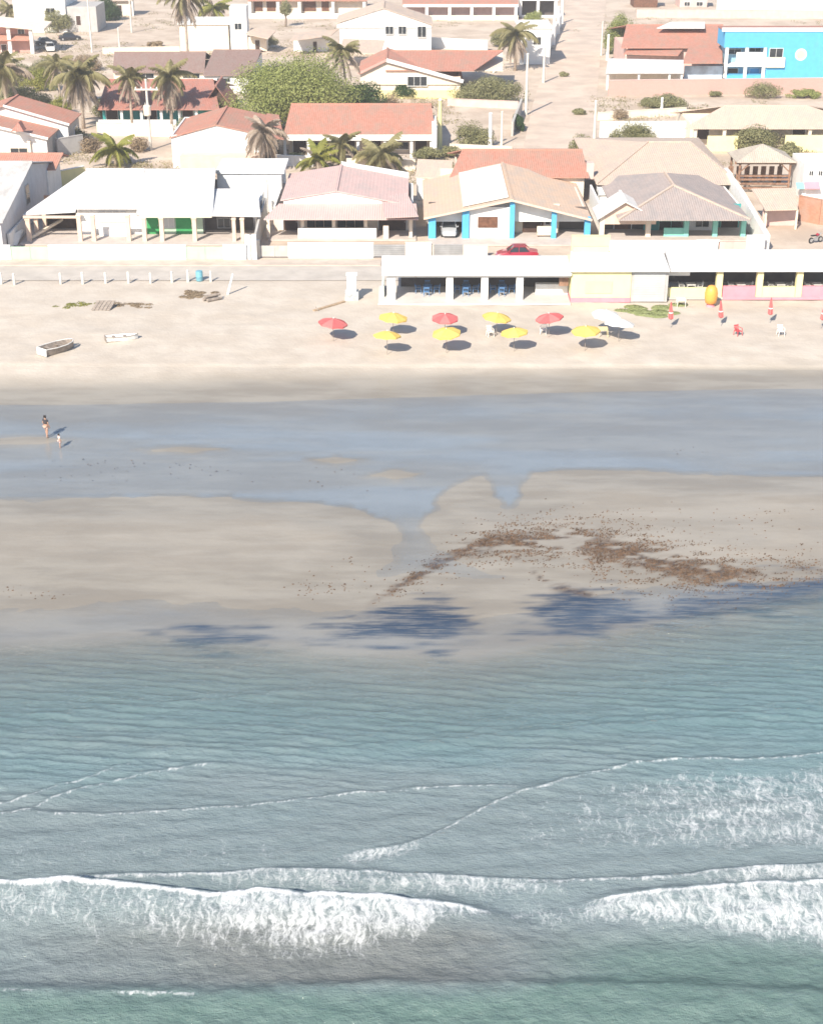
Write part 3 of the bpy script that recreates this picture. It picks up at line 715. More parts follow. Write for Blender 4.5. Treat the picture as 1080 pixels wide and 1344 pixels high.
    def column(s, px, Y, h, m, w=0.35, z0=0.0, cap=True):
        x = X(px, Y, h / 2)
        c = s.part('column', B(x - w / 2, x + w / 2, Y, Y + w, z0, h), m)
        if cap: part(c, 'capital', B(x - w / 2 - 0.05, x + w / 2 + 0.05, Y - 0.05, Y + w + 0.05, h - 0.16, h - 0.02), m)
        return c

def wall_thing(name, label, pts, h, t, m, cope=None, group=None, gates=(), cat='wall'):
    """free-standing wall along ground points (px, py)"""
    w = [np.array(G(*p)) for p in pts]
    o = thing(name, label, cat, (w[0] + w[-1]) / 2, group); o['kind'] = 'thing'
    for a, b in zip(w[:-1], w[1:]):
        part(o, 'wall_section', MB().bar(a + (0, 0, h / 2 - 0.1), b + (0, 0, h / 2 - 0.1), t, h + 0.2), m)
        part(o, 'coping', MB().bar(a + (0, 0, h + 0.04), b + (0, 0, h + 0.04), t + 0.08, 0.08), cope or m)
    return o

# ================================================================== front row
# --- long white-roofed house
Yh = Yof(318)
h = House('beach_house', 'long low house with white corrugated roof, cream columns and green doors', 'house', 190, 318)
Yb = Yh + 3.0                                   # inner wall of the veranda
EZ = 2.95
e = h.slopes((99, 273, EZ + 0.1), (180, 273, EZ + 0.1), (190, 222, 5.1), (113, 222, 5.1), ROOF_WHITE)
e2 = h.slopes((178.5, 281, EZ - 0.2), (279, 281, EZ - 0.2), (283, 222.4, 5.05), (190.5, 222.4, 5.05), ROOF_WHITE)
h.roof([('p', 30, 281, 2.6), ('p', 99, 277, 2.85), ('p', 112, 224, 5.0)], ROOF_WHITE)
h.roof([('p', 278, 282, 2.7), ('p', 342, 283, 2.7), ('p', 338, 247, 3.8), ('p', 276, 247, 3.8)], ROOF_WHITE)
fz = 0.12
x0, x1 = X(34, Yh, 0), X(338, Yh, 0)
h.part('floor_slab', B(x0 - 0.4, x1, Yof(322), Yb + 11, 0.0, fz), FLOORC)
h.part('wall', B(X(104, Yb, 1.5), X(205, Yb, 1.5), Yb, Yb + 0.2, fz, 3.2), WHITE)
h.part('wall', B(X(205, Yb, 1.5) + 0.003, X(266, Yb, 1.5), Yb, Yb + 0.2, fz, 3.0), PALEGREEN)
h.part('wall', B(X(60, Yb + 2.2, 1.5), X(104, Yb + 2.2, 1.5) - .21, Yb + 2.2, Yb + 2.4, fz, 3.6), DARKW)  # dark wall added to stand in for the carport's deep shade
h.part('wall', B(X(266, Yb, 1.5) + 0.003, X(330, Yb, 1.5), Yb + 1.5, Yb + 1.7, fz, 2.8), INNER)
h.part('wall', B(X(104, Yb, 1.5), X(104, Yb, 1.5) + 0.2, Yb + 0.203, Yb + 11, fz, 3.3), WHITE)
h.part('wall', B(X(338, Yb, 1.5) - 0.2, X(338, Yb, 1.5), Yb - 0.5, Yb + 8, fz, 2.8), WHITE)
h.part('wall', B(X(104, Yb, 1.5), X(338, Yb, 1.5), Yb + 11, Yb + 11.2, fz, 3.3), WHITE)
for px in (37, 104, 122, 168): h.column(px, Yh, EZ - 0.12 if px > 60 else 2.45, PEACHW, 0.42, fz)
for px in (189, 212, 255): h.column(px, Yh, EZ - 0.38, PEACHW, 0.42, fz)
for px in (307, 318): h.column(px, Yh, 2.5, PEACHW, 0.36, fz)
for k, (px, dy) in enumerate(((47, 2.2), (58, 4.4), (69, 6.4))):
    h.column(px, Yh + dy, 2.5, PEACHW, 0.4, fz)
h.part('beam', B(X(30, Yh, 2.6), X(103, Yh, 2.6), Yh + 0.03, Yh + 0.3, 2.5, 2.72), PEACHW)
h.part('beam', B(X(100, Yh, 2.8), X(179, Yh, 2.8), Yh + 0.03, Yh + 0.3, EZ - 0.12, EZ + 0.05), CREAM)
h.part('beam', B(X(180, Yh, 2.6), X(278, Yh, 2.6), Yh + 0.03, Yh + 0.3, EZ - 0.38, EZ - 0.24), CREAM)
for a, b in ((193, 209), (231, 253)): h.door(a, b, 283, 316, Yb, GREEN, PALEGREEN)
h.window(130, 166, 276, 290, Yb, WHITE, mat('louvre_shutter', (0.55, 0.56, 0.57), var=0.06), bars=3)
h.window(214, 228, 283, 298, Yb, WHITE, GALVW := mat('pale_shutter', (0.62, 0.63, 0.62), var=0.05))
h.window(286, 302, 286, 298, Yb + 1.5, STEEL)
h.part('parapet', B(X(126, Yh + 0.5, .6), X(166, Yh + 0.5, .6), Yb - 0.9, Yb - 0.75, fz, 1.05), WHITE)
h.part('ramp_beam', MB().bar(G(40, 312, 0.3), P(88, 284, Yh + 6), 0.25, 0.25), CREAM)
# its front wall with two pale green gates
Yw = Yof(342)
def front_wall(name, label, segs, Yw, h0, px, extra=()):
    o = thing(name, label, 'wall', (X(px, Yw), Yw, 0)); o['kind'] = 'thing'
    for nm, a, b, hh, m in segs:
        xa, xb = X(a, Yw, h0 / 2) + 0.003, X(b, Yw, h0 / 2) - 0.003
        if nm == 'gate':
            g = part(o, 'gate', B(xa, xb, Yw + 0.06, Yw + 0.12, 0.1, hh), m)
            n = max(2, int((xb - xa) / 1.9))
            for k in range(n + 1):
                xk = xa + (xb - xa) * k / n; part(g, 'gate_stile', B(xk - 0.05, xk + 0.05, Yw + 0.02, Yw + 0.057, 0.1, hh + 0.02), m)
            if m is STEEL:
                for k in range(6): part(g, 'gate_slat', B(xa, xb, Yw + 0.0, Yw + 0.018, 0.16 + k * 0.2, 0.26 + k * 0.2), m)
        else:
            w = part(o, nm, B(xa, xb, Yw, Yw + 0.18, -0.1, hh), m)
            part(w, 'coping', B(xa - 0.03, xb + 0.03, Yw - 0.04, Yw + 0.22, hh, hh + 0.07), m)
    return o
front_wall('garden_wall', 'low white garden wall with pale green gates before white-roofed house',
           [('wall_section', -60, 14, 1.5, WHITE), ('gate', 14, 64, 1.4, PALEGREEN), ('wall_section', 64, 244, 1.5, WHITE), ('gate', 244, 293, 1.4, PALEGREEN), ('wall_section', 293, 323, 1.55, WHITE)], Yw, 1.5, 150)
o = thing('gate_pillar', 'white double pillar at end of garden wall beside pink-roofed house', 'pillar', (X(327, Yw), Yw, 0))
for a in (322, 330): part(o, 'pillar_post', B(X(a, Yw) + 0.02, X(a + 7, Yw), Yw + 0.25, Yw + 0.6, -0.1, 2.5), WHITE)

# --- grey-roofed house at the left edge
Y1 = Yof(322)
h = House('grey_house', 'house with pale grey roof, shaded side wall and teal corner', 'house', 10, 322)
ra, rb = np.array(G(-90, 212, 6.2)), np.array(G(44, 212, 6.2)); ea, eb = np.array(G(-90, 291, 3.3)), np.array(G(12, 291, 3.3))
rb[0] = eb[0] = X(26, Y1 + 4, 4); ea[0] = ra[0]; rb[1] = ra[1]; eb[1] = ea[1]
ro = h.roof([ea, eb, rb, ra], ROOF_GREY); part(ro, 'ridge_cap', MB().bar(ra + (0, 0, .03), rb + (0, 0, .03), 0.3, 0.14), ROOF_GREY)
ba, bb = ea.copy(), eb.copy(); ba[1] = bb[1] = 2 * ra[1] - ea[1]; h.roof([ra + (0, .02, 0), rb + (0, .02, 0), bb, ba], ROOF_GREY)
xw = rb[0] - 0.35
h.part('wall', prism([(xw, ea[1] + 0.4, 0), (xw, ba[1] - 0.4, 0), (xw, ba[1] - 0.4, 3.2), (xw, ra[1], 6.0), (xw, ea[1] + 0.4, 3.2)], (-0.2, 0, 0)), mat('lilac_grey_paint', (0.62, 0.60, 0.60), var=0.05, stain=0.3))
h.part('wall', B(ra[0], xw - 0.2, ea[1] + 0.4, ea[1] + 0.6, 0, 3.2), WHITE)
wy = Yof(255, 1.8)
w = h.part('window', MB().box(xw, xw + 0.06, ra[1] - 3.0, ra[1] - 1.4, 2.2, 4.3), STEEL); part(w, 'pane', B(xw + 0.061, xw + 0.07, ra[1] - 2.9, ra[1] - 1.5, 2.3, 3.2), GLASS); part(w, 'pane', B(xw + 0.061, xw + 0.07, ra[1] - 2.9, ra[1] - 1.5, 3.3, 4.2), GLASS)
h.part('teal_panel', B(X(2, Y1 + 1), X(13, Y1 + 1), Y1 + 1.0, Y1 + 1.15, 0, 3.0), TEAL)
h.part('stair', prism([G(-10, 322, 0.0), G(22, 322, 0.0), G(30, 300, 1.2), G(-4, 318, 1.0)], (0, 0, -0.15)), WHITE)
h.part('side_wall', B(X(18, Y1 + .5), X(18, Y1 + .5) + 0.2, Y1 - 1.5, Y1 + 7, 0, 1.6), WHITE)

# --- flat white box house behind, between white and pink roofs
Y2 = Yof(278)
h = House('flat_roofed_annex', 'plain white flat-roofed building between white-roofed and pink-roofed houses', 'building', 325, 278)
h.block('wall', 286, 370, 228, 280, Y2, 6.0, WHITE, z0=0)
h.block('roof_slab', 283, 373, 224, 227.6, Y2 - 0.25, 6.5, WHITE)
h.part('downpipe', MB().tube([(X(352, Y2), Y2 - .06, 0), (X(352, Y2), Y2 - .06, 3.6)], .05, 6), GREYW)

# --- pink-roofed house
Y3 = Yof(314)
h = House('pink_roofed_house', 'house with faded pink tile roof, white front triangle and low veranda wall', 'house', 445, 314)
el, ap, er, L = h.gable_front((368, 262, 3.2), (441, 250, 4.5), (536, 268, 3.0), 216, ROOF_PINK, WHITE, over=0.15)
Yg = ap[1]
# veranda roof in front
a0, a1 = np.array(G(346, 287, 2.45)), np.array(G(549, 288, 2.45)); a1[1] = a0[1]
h.roof([a0, a1, (X(546, Yg + .1, 3.2), Yg + .1, 3.15), (X(366, Yg + .1, 3.2), Yg + .1, 3.15)], ROOF_PINK)
h.part('barge_board', prism([ap + (0, L + 0.05, 0.35), er + (0, L + 0.05, 0.55), er + (0, L + 0.05, -0.5), ap + (0, L + 0.05, -0.5)], (0, 0.25, 0)), WHITE)
h.roof([('p', 505, 285, 2.9), ('p', 549, 283, 2.9), ('p', 534, 252, 3.5), ('p', 500, 259, 3.5)], ROOF_PINK, 0.1)
fx0, fx1 = X(352, Y3, 1), X(546, Y3, 1)
h.part('floor_slab', B(fx0, fx1, Y3 - 0.6, Y3 + 14, 0, 0.15), FLOORC)
Yv = Y3 + 3.2
h.part('wall', B(fx0 + .3, fx1 - .3, Yv, Yv + 0.2, 0.15, 2.6), CREAM)
h.part('wall', B(fx0 + .3, fx0 + .5, Yv + 0.2, Y3 + 14, 0.15, 2.6), WHITE); h.part('wall', B(fx1 - .5, fx1 - .3, Yv + 0.2, Y3 + 14, 0.15, 2.6), WHITE)
h.part('wall', B(fx0 + .3, fx1 - .3, Y3 + 14, Y3 + 14.2, 0.15, 2.6), WHITE)
for px in (352, 397, 438, 480, 539): h.column(px, Y3 + 0.3, 2.32, CREAM, 0.34, 0.15)
h.part('parapet', B(X(391, Y3, .5), X(494, Y3, .5), Y3 + 0.05, Y3 + 0.22, 0.15, 1.15), WHITE)
h.door(372, 391, 288, 312, Yv, DARKW); h.door(497, 533, 288, 312, Yv, DARKW)
h.window(403, 436, 288, 298, Yv, CREAM, bars=2); h.window(443, 477, 288, 298, Yv, CREAM, bars=2)
h.part('gate_post', B(X(503, Y3, .5), X(510, Y3, .5), Y3 - 0.3, Y3, 0.15, 1.5), CREAM)
front_wall('garden_wall', 'white garden wall with grey plank gate before pink-roofed house',
           [('pier', 336, 341, 1.7, CREAM), ('gate', 341, 378, 1.2, CONC), ('wall_section', 378, 490, 1.45, WHITE), ('gate', 490, 532, 1.3, STEEL), ('wall_section', 532, 566, 1.5, CREAM)], Yof(338), 1.5, 445)
o = thing('side_wall', 'weathered sloping side wall between white-roofed and pink-roofed houses', 'wall', G(338, 326)); o['kind'] = 'thing'
xs_ = X(336, Yof(326)); part(o, 'wall_section', prism([(xs_, Yof(338), 0), (xs_, Yof(290), 0), (xs_, Yof(290), 2.6), (xs_, Yof(312), 2.4), (xs_, Yof(338), 1.6)], (0.22, 0, 0)), CONC)

# --- peach-roofed house with blue columns
Y4 = Yof(315)
h = House('peach_roofed_house', 'house with peach tile gable roof, sky blue columns and carport', 'house', 672, 315)
el, ap, er, L = h.gable_front((556, 286, 2.4), (672, 262, 4.2), (777, 288, 2.3), 213, ROOF_PEACH, WHITE, over=1.6)
Yg = ap[1] + 1.6
h.roof([np.array(P(608, 275, ap[1])) + (0, 1.0, 0.16), ap + (-0.3, 1.0, 0.12), ap + (-0.3, L - 1.2, 0.12), np.array(P(608, 275, ap[1])) + (0, L - 1.2, 0.16)], mat('white_roof_sheet', (0.74, 0.70, 0.64), var=0.04, stain=0.3), 0.08, 'roof_sheet')
h.part('barge_board', MB().bar(el + (0, -0.03, -0.05), ap + (0, -0.03, -0.05), 0.06, 0.2), PEACHW); h.part('barge_board', MB().bar(ap + (0, -0.035, -0.05), er + (0, -0.035, -0.05), 0.06, 0.2), PEACHW)
h.part('rear_parapet', B(el[0] + 2, er[0] - 1, ap[1] + L, ap[1] + L + 0.25, 2.0, 3.5), CREAM)
fx0, fx1 = X(562, Y4, 1), X(774, Y4, 1)
h.part('floor_slab', B(fx0, fx1, Y4 - 2.2, Y4 + 14, 0, 0.12), FLOORC)
xa, xb, xc = X(614, Yg, 1.5), X(672, Yg, 1.5), X(735, Yg, 1.5)
h.part('wall', B(xa, xb, Yg - 0.9, Yg - 0.7, 0.12, 3.3), WHITE)                      # white room front
h.part('wall', B(xa, xa + 0.2, Yg - 0.7, Yg + 4, 0.12, 2.9), WHITE)
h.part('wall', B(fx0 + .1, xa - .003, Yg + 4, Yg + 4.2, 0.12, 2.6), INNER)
h.part('wall', B(xb, xc, Yg + 1.2, Yg + 1.4, 0.12, 3.1), CREAM)
h.part('wall', B(xb - 0.2, xb - .003, Yg - 0.7, Yg + 1.2, 0.12, 3.1), TEAL)
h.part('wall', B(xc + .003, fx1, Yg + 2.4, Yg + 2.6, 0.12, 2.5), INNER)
h.part('wall', B(fx0 + .1, fx0 + .3, Yg + 4.2, Y4 + 14, 0.12, 2.3), CREAM); h.part('wall', B(fx1 - .3, fx1 - .1, Yg + 2.6, Y4 + 14, 0.12, 2.3), CREAM)
for px, w in ((567, 0.75), (611, 0.7), (672, 0.5), (727, 0.5), (771, 0.6)):
    zt = float(np.interp(px, [556, 672, 777], [2.25, 4.0, 2.15]))
    h.column(px, ap[1] + 0.4, zt, BLUE, w, 0.12, cap=False)
sh = h.window(628, 652, 285, 297, Yg - 0.9, BROWNW, BROWNW, bars=1)
h.door(687, 712, 276, 309, Yg + 1.2, DARKW, BROWNW)
h.window(716, 728, 282, 294, Yg + 1.2, WHITE)
front_wall('garden_wall', 'cream garden wall with slatted metal gate before blue-columned house',
           [('wall_section', 566.5, 569, 1.2, CREAM), ('gate', 569, 608, 1.25, STEEL), ('wall_section', 608, 640, 1.15, CREAM)], Yof(337), 1.3, 600)
o = thing('white_sofa', 'white cushioned bench on veranda of blue-columned house', 'bench', (X(715, Yg - 0.4), Yg - 0.4, 0.12))
xs_ = X(715, Yg - 0.4); part(o, 'seat', B(xs_ - 0.8, xs_ + 0.8, Yg - 0.7, Yg, 0.3, 0.55), CREAM); part(o, 'backrest', B(xs_ - 0.8, xs_ + 0.8, Yg, Yg + 0.18, 0.3, 1.05), CREAM)
for a in (-.7, .7): part(o, 'leg', B(xs_ + a - .05, xs_ + a + .05, Yg - 0.6, Yg - 0.1, 0.12, 0.3), BROWNW)

# --- red-roofed house behind it
h = House('red_roofed_house', 'red tile roofed house behind peach roof, beside the dirt street', 'house', 685, 262)
e = h.slopes((590, 232, 3.0), (772, 230, 3.0), (764, 196, 4.7), (606, 196, 4.7), ROOF_RED)
h.walls(600, 766, e[0][1] + 0.6, e[3][1] * 2 - e[0][1] - 0.6, 2.9, CREAM)
h.part('chimney', B(X(757, 178, 4), X(766, 178, 4), e[0][1] + 1.2, e[0][1] + 2.0, 2.5, 4.3), PINKW)

# --- grey-brown roofed house with teal veranda
Y5 = Yof(313)
h = House('brown_roofed_house', 'house with grey-brown hip roof, teal veranda and small white front gable', 'house', 890, 313)
ea, eb = np.array(G(812, 288, 2.45)), np.array(G(985, 288, 2.45)); eb[1] = ea[1]
fa = np.array(G(884, 243, 4.4)); bk = fa.copy(); bk[1] = Yof(226, 4.4)
la, rb_ = ea.copy(), eb.copy(); la[1] = rb_[1] = bk[1] + (fa[1] - ea[1])
r1_ = h.roof([ea, eb, fa], ROOF_BROWN); h.roof([ea + (-.002, .01, 0), fa + (-.002, .01, 0), bk, la], ROOF_BROWN); h.roof([eb, rb_, bk, fa + (.002, .01, 0)], ROOF_BROWN); h.roof([rb_ + (0, .01, 0), la + (0, .01, 0), bk + (0, .01, 0)], ROOF_BROWN)
for a, b in ((ea, fa), (eb, fa), (fa, bk)): part(r1_, 'ridge_cap', MB().bar(a + (0, 0, .05), b + (0, 0, .05), 0.26, 0.12), ROOF_PALE)
el, ap, er, L = h.gable_front((784, 287, 2.5), (821, 264, 3.9), (866, 288, 2.45), 250, mat('white_roof_tile', (0.74, 0.70, 0.65), var=0.04, stain=0.3), PEACHW, over=0.5)
fx0, fx1 = X(790, Y5, 1), X(984, Y5, 1); Yv = Y5 + 3.0
h.part('floor_slab', B(fx0, fx1, Y5 - 1, Y5 + 15, 0, 0.12), FLOORC)
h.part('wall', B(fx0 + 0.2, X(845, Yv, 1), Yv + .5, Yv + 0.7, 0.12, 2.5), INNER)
h.part('wall', B(X(845, Yv, 1) + .003, X(904, Yv, 1), Yv, Yv + 0.2, 0.12, 2.6), TEAL)
h.part('wall', B(X(904, Yv, 1) + .003, X(938, Yv, 1), Yv, Yv + 0.2, 0.12, 2.6), WHITE)
h.part('wall', B(X(938, Yv, 1) + .003, fx1 - .2, Yv + 1.2, Yv + 1.4, 0.12, 2.6), TEAL)
h.part('wall', B(fx0 + .2, fx0 + .4, Yv + .7, Y5 + 14, 0.12, 2.4), WHITE); h.part('wall', B(fx1 - .4, fx1 - .2, Yv + 1.4, Y5 + 14, 0.12, 2.4), WHITE)
for px, m_ in ((790, CREAM), (851, CREAM), (901, AQUA), (939, AQUA), (976, AQUA)): h.column(px, Y5 + 0.4, 2.3, m_, 0.5, 0.12)
h.door(806, 828, 289, 311, Yv + .5, BROWNW); h.window(865, 896, 290, 302, Yv, AQUA); h.window(913, 930, 289, 297, Yv, WHITE); h.door(946, 968, 289, 311, Yv + 1.2, DARKW, AQUA)
h.part('parapet', B(X(872, Y5, .5), X(898, Y5, .5), Y5 + .5, Y5 + .65, 0.12, 1.0), AQUA)
front_wall('garden_wall', 'white garden wall with gates before grey-brown roofed house',
           [('wall_section', 750, 800, 1.9, PALEYEL), ('wall_section', 800, 914, 1.35, WHITE), ('gate', 914, 943, 1.5, WHITE), ('gate', 943, 979, 1.3, PINKW), ('wall_section', 979, 1003, 1.9, WHITE)], Yof(334), 1.5, 870)
o = thing('white_parapet_wall', 'tall white side wall stepping down beside grey-brown roof', 'wall', G(985, 320)); o['kind'] = 'thing'
xs_ = X(986, Yof(310)); part(o, 'wall_section', prism([(xs_, Yof(330), 0), (xs_, Yof(262), 0), (xs_, Yof(262), 3.3), (xs_, Yof(285), 3.0), (xs_, Yof(305), 2.4), (xs_, Yof(330), 1.7)], (0.5, 0, 0)), WHITE)
part(o, 'wall_section', B(xs_ + 0.5, xs_ + 0.9, Yof(262), Yof(262) + 3, 0, 3.0), WHITE)

# --- pale peach hip roof behind
h = House('pale_roofed_house', 'house with broad pale peach hip roof behind grey-brown roof', 'house', 880, 266)
ea, eb = np.array(G(783, 241, 2.7)), np.array(G(972, 243, 2.7)); eb[1] = ea[1]
ra, rb = np.array(G(850, 186, 4.7)), np.array(G(905, 186, 4.7)); rb[1] = ra[1]
la, lb = ea.copy(), eb.copy(); la[1] = lb[1] = 2 * ra[1] - ea[1]
r1_ = h.roof([ea, eb, rb, ra], ROOF_PALE); h.roof([ea + (-.002, .01, 0), ra + (-.002, 0.01, 0), la], ROOF_PALE); h.roof([eb + (.002, .01, 0), lb, rb + (.002, 0.01, 0)], ROOF_PALE); h.roof([ra + (0, .02, 0), rb + (0, .02, 0), lb, la], ROOF_PALE)
for a, b in ((ea, ra), (eb, rb), (ra, rb)): part(r1_, 'ridge_cap', MB().bar(a + (0, 0, .05), b + (0, 0, .05), 0.26, 0.12), ROOF_PALE)
h.walls(795, 962, ea[1] + 1.0, la[1] - 1, 2.6, CREAM)
for a, b in ((788, 818), (942, 962)): h.window(a + 2, b - 2, 238, 248, ea[1] + 1.0, CREAM)
h.block('lean_to_roof', 786, 815, 250, 256, ea[1] - 1.5, 2.4, WHITE)
h.block('lean_to_wall', 787, 814, 256, 262, ea[1] - 1.3, 2.2, WHITE, z0=0)
# ------------------------------------------------------------------ timber hut, awning, right edge
Y7 = Yof(252)
h = House('timber_hut', 'open brown timber hut with small pale hip roof on posts', 'hut', 1005, 252)
cx = X(1003, Y7, 2); hw, hd = 2.9, 2.4; zt = Zof(211, Y7)
cs = [(cx - hw - .5, Y7 - .5, zt), (cx + hw + .5, Y7 - .5, zt), (cx + hw + .5, Y7 + 2 * hd + .5, zt), (cx - hw - .5, Y7 + 2 * hd + .5, zt)]; ap_ = (cx, Y7 + hd, zt + 1.5)
for k in range(4): h.roof([np.array(cs[k]) + (0, .002 * k, 0), np.array(cs[(k + 1) % 4]) + (0, .002 * k, 0), np.array(ap_) + (0, .002 * k, 0)], ROOF_BROWN if k > 4 else mat_tile('straw_grey_shingle', (0.46, 0.40, 0.32), (0.54, 0.48, 0.40), weather=0.4), 0.1)
for sx_ in (-1, 1):
    for k in (0, 1): h.part('post', MB().tube([(cx + sx_ * hw, Y7 + 2 * hd * k, 0), (cx + sx_ * hw, Y7 + 2 * hd * k, zt - 0.05)], 0.14), HUTWOOD)
for zz in (0.5, 1.0, 1.5, 1.9):
    h.part('rail', MB().bar((cx - hw, Y7 - .02, zz), (cx + hw, Y7 - .02, zz), 0.12, 0.22), HUTWOOD)
h.part('beam', MB().bar((cx - hw - .6, Y7, zt - 0.2), (cx + hw + .6, Y7, zt - 0.2), 0.2, 0.3), HUTWOOD)
for k in range(7):
    xk = cx - hw + 2 * hw * k / 6; h.part('plank', B(xk - 0.3, xk + 0.3, Y7 + 2 * hd - .1, Y7 + 2 * hd - .05, 0, 2.0), HUTWOOD)
h.part('counter', B(cx - 1.4, cx + 1.2, Y7 + 0.7, Y7 + 1.3, 0, 1.0), OLDWOOD)
for sx_ in (-1, 1): h.part('brace', MB().bar((cx + sx_ * hw, Y7, zt - 1.3), (cx + sx_ * (hw - 1.1), Y7, zt - 0.3), 0.12, 0.14), HUTWOOD)
h = House('lean_to_shed', 'small shed with faded pale tile roof below timber hut', 'shed', 1015, 285)
h.roof([('p', 1004, 275, 2.2), ('p', 1047, 274, 2.2), ('p', 1044, 246, 3.3), ('p', 986, 247, 3.3)], ROOF_PALE)
Ys = Yof(275, 2.2) + 0.4
h.block('wall', 1001, 1046, 273, 300, Ys + 1.6, 0.2, PINKW, z0=0, z1=2.4); h.part('post', B(X(1002, Ys), X(1002, Ys) + .2, Ys, Ys + .2, 0, 2.1), CREAM); h.part('post', B(X(1045, Ys) - .2, X(1045, Ys), Ys, Ys + .2, 0, 2.1), CREAM)
wall_thing('brick_wall', 'rough orange brick boundary wall right of small shed', [(1046, 288), (1075, 294), (1100, 296)], 2.6, 0.2, BRICK, cat='wall')
h = House('white_shop', 'plain white building with red and teal awning beside timber hut', 'building', 1068, 250)
Yq = Yof(262)
h.block('wall', 1054, 1130, 215, 262, Yq, 6, WHITE, z0=0); h.roof([(X(1052, Yq), Yq - 0.9, 1.5), (X(1072, Yq), Yq - 0.9, 1.5), (X(1072, Yq), Yq - .01, 2.1), (X(1052, Yq), Yq - .01, 2.1)], PINKP, 0.06, 'awning'); h.roof([(X(1042, Yq), Yq - 0.8, 1.5), (X(1052, Yq) - .01, Yq - 0.8, 1.5), (X(1052, Yq) - .01, Yq - .01, 2.0), (X(1042, Yq), Yq - .01, 2.0)], AQUA, 0.06, 'awning')
h.window(1062, 1067, 224, 230, Yq, WHITE); h.window(1074, 1079, 224, 230, Yq, WHITE)

# ------------------------------------------------------------------ beach restaurant
YR = Yof(396); LW = 2.45
h = House('beach_bar', 'long white flat-roofed beach bar with open bays facing the sand', 'building', 630, 396)
zr = Zof(358, YR - 0.3)
RB = Yof(335, zr + 0.25)
h.part('roof', prism([(X(501, YR, zr), YR - 0.4, zr), (X(750, YR, zr), YR - 0.4, zr), (X(746, RB, zr), RB, zr + 0.25), (X(501, RB, zr), RB, zr + 0.25)], (0, 0, -0.22)), ROOF_WHITE)
x0, x1 = X(505, YR, 1), X(748, YR, 1)
h.part('floor_slab', B(x0 - .6, x1, YR - 1.0, RB, 0.0, 0.16), mat('pale_concrete_floor', (0.60, 0.56, 0.52), var=0.06, scale=0.8, stain=0.3))
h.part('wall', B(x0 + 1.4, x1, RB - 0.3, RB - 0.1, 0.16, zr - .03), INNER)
for px, w in ((513.5, 0.75), (590, 0.62), (636, 0.62), (682, 0.62)): h.column(px, YR, zr - .23, WHITE, w, 0.16, cap=False)
h.part('beam', B(x0 + .3, x1, YR + 0.05, YR + 0.3, zr - 0.5, zr - 0.23), WHITE)
h.part('counter', B(X(705, YR, 1), X(748, YR, 1), YR + 1.8, YR + 2.4, 0.16, 1.1), WHITE)
h.part('side_wall', MB().box(x0 - 0.3, x0 - 0.1, YR + 0.9, RB - 0.1, 0.16, 1.2), mat('white_green_paint', (0.68, 0.74, 0.68), var=0.08, stain=0.4))
h.part('cabinet', B(X(735, YR, 2), X(747, YR, 2), YR + 0.6, YR + 1.0, 1.3, 2.1), HUTWOOD)
for k in range(3): h.part('rafter', B(X(560 + 46 * k, YR, 2), X(560 + 46 * k, YR, 2) + .12, YR + .31, RB - .31, zr - 0.42, zr - 0.225), WHITE)
# yellow kiosk + grey shutter + right wing
k_ = House('yellow_kiosk', 'pale yellow kiosk with pink base and grey shutter between open bays', 'kiosk', 790, 396)
zk = Zof(352, YR)
k_.part('wall', B(X(749, YR, 1), X(827, YR, 1), YR - 0.1, RB, 0.45, zk - .02), PALEYEL)
k_.part('base_band', B(X(749, YR, 1) - .02, X(827, YR, 1) + .02, YR - 0.13, RB, 0.0, 0.447), PINKP)
k_.part('roof', prism([(X(747, YR, zk), YR - 0.5, zk), (X(878, YR, zk), YR - 0.5, zk), (X(870, RB, zk), RB + 0.1, zk + 0.3), (X(749, RB, zk), RB + 0.1, zk + 0.3)], (0, 0, -0.18)), WHITE)
k_.part('roof_tank_base', B(X(751, RB, zk), X(798, RB, zk), RB - 0.4, RB - 0.15, zk + 0.1, zk + 0.85), YELLOW)
sg = k_.part('sign_panel', B(X(768, YR, 1.5), X(803, YR, 1.5), YR - 0.16, YR - 0.101, 0.85, 1.95), YELLOW)
k_.part('shutter_frame', B(X(827, YR, 1) + .021, X(876, YR, 1), YR + 0.02, RB, 0, zk - .19), GREYW)
xs0, xs1 = X(831, YR, 1), X(872, YR, 1); mb = MB()
for q in range(16): mb.box(xs0, xs1, YR - 0.03 - 0.02 * (q % 2), YR + 0.017, 0.05 + q * 0.165, 0.05 + (q + 1) * 0.165 - 0.012)
k_.part('roller_shutter', mb, GALV)
w = House('beach_bar', 'long white-roofed beach bar with pink and cream counters', 'building', 980, 392)
YW = Yof(392); zw = Zof(353, YW - 0.3); RW = Yof(327, zw + 0.3)
w.part('roof', prism([(X(879, YW, zw), YW - 0.4, zw), (X(1180, YW, zw), YW - 0.4, zw), (X(1180, RW, zw), RW, zw + 0.3), (X(872, RW, zw), RW, zw + 0.3)], (0, 0, -0.22)), ROOF_WHITE)
x0, x1 = X(877, YW, 1), X(1180, YW, 1)
w.part('floor_slab', B(x0, x1, YW - 0.2, RW, 0, 0.16), CONC)
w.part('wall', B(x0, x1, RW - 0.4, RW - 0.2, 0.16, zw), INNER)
for px in (944, 997, 1049, 1105, 1160): w.column(px, YW, zw - .225, PALEYEL, 0.55, 0.16, cap=False)
w.part('counter', B(x0, X(930, YW, 1), YW + 0.05, YW + 0.35, 0.16, 1.0), PALEYEL)
w.part('counter', B(X(949, YW, 1), X(992, YW, 1), YW + 0.05, YW + 0.35, 0.16, 1.15), PINKP)
w.part('counter', B(X(1001, YW, 1), X(1044, YW, 1), YW + 0.05, YW + 0.35, 0.16, 1.1), PALEYEL)
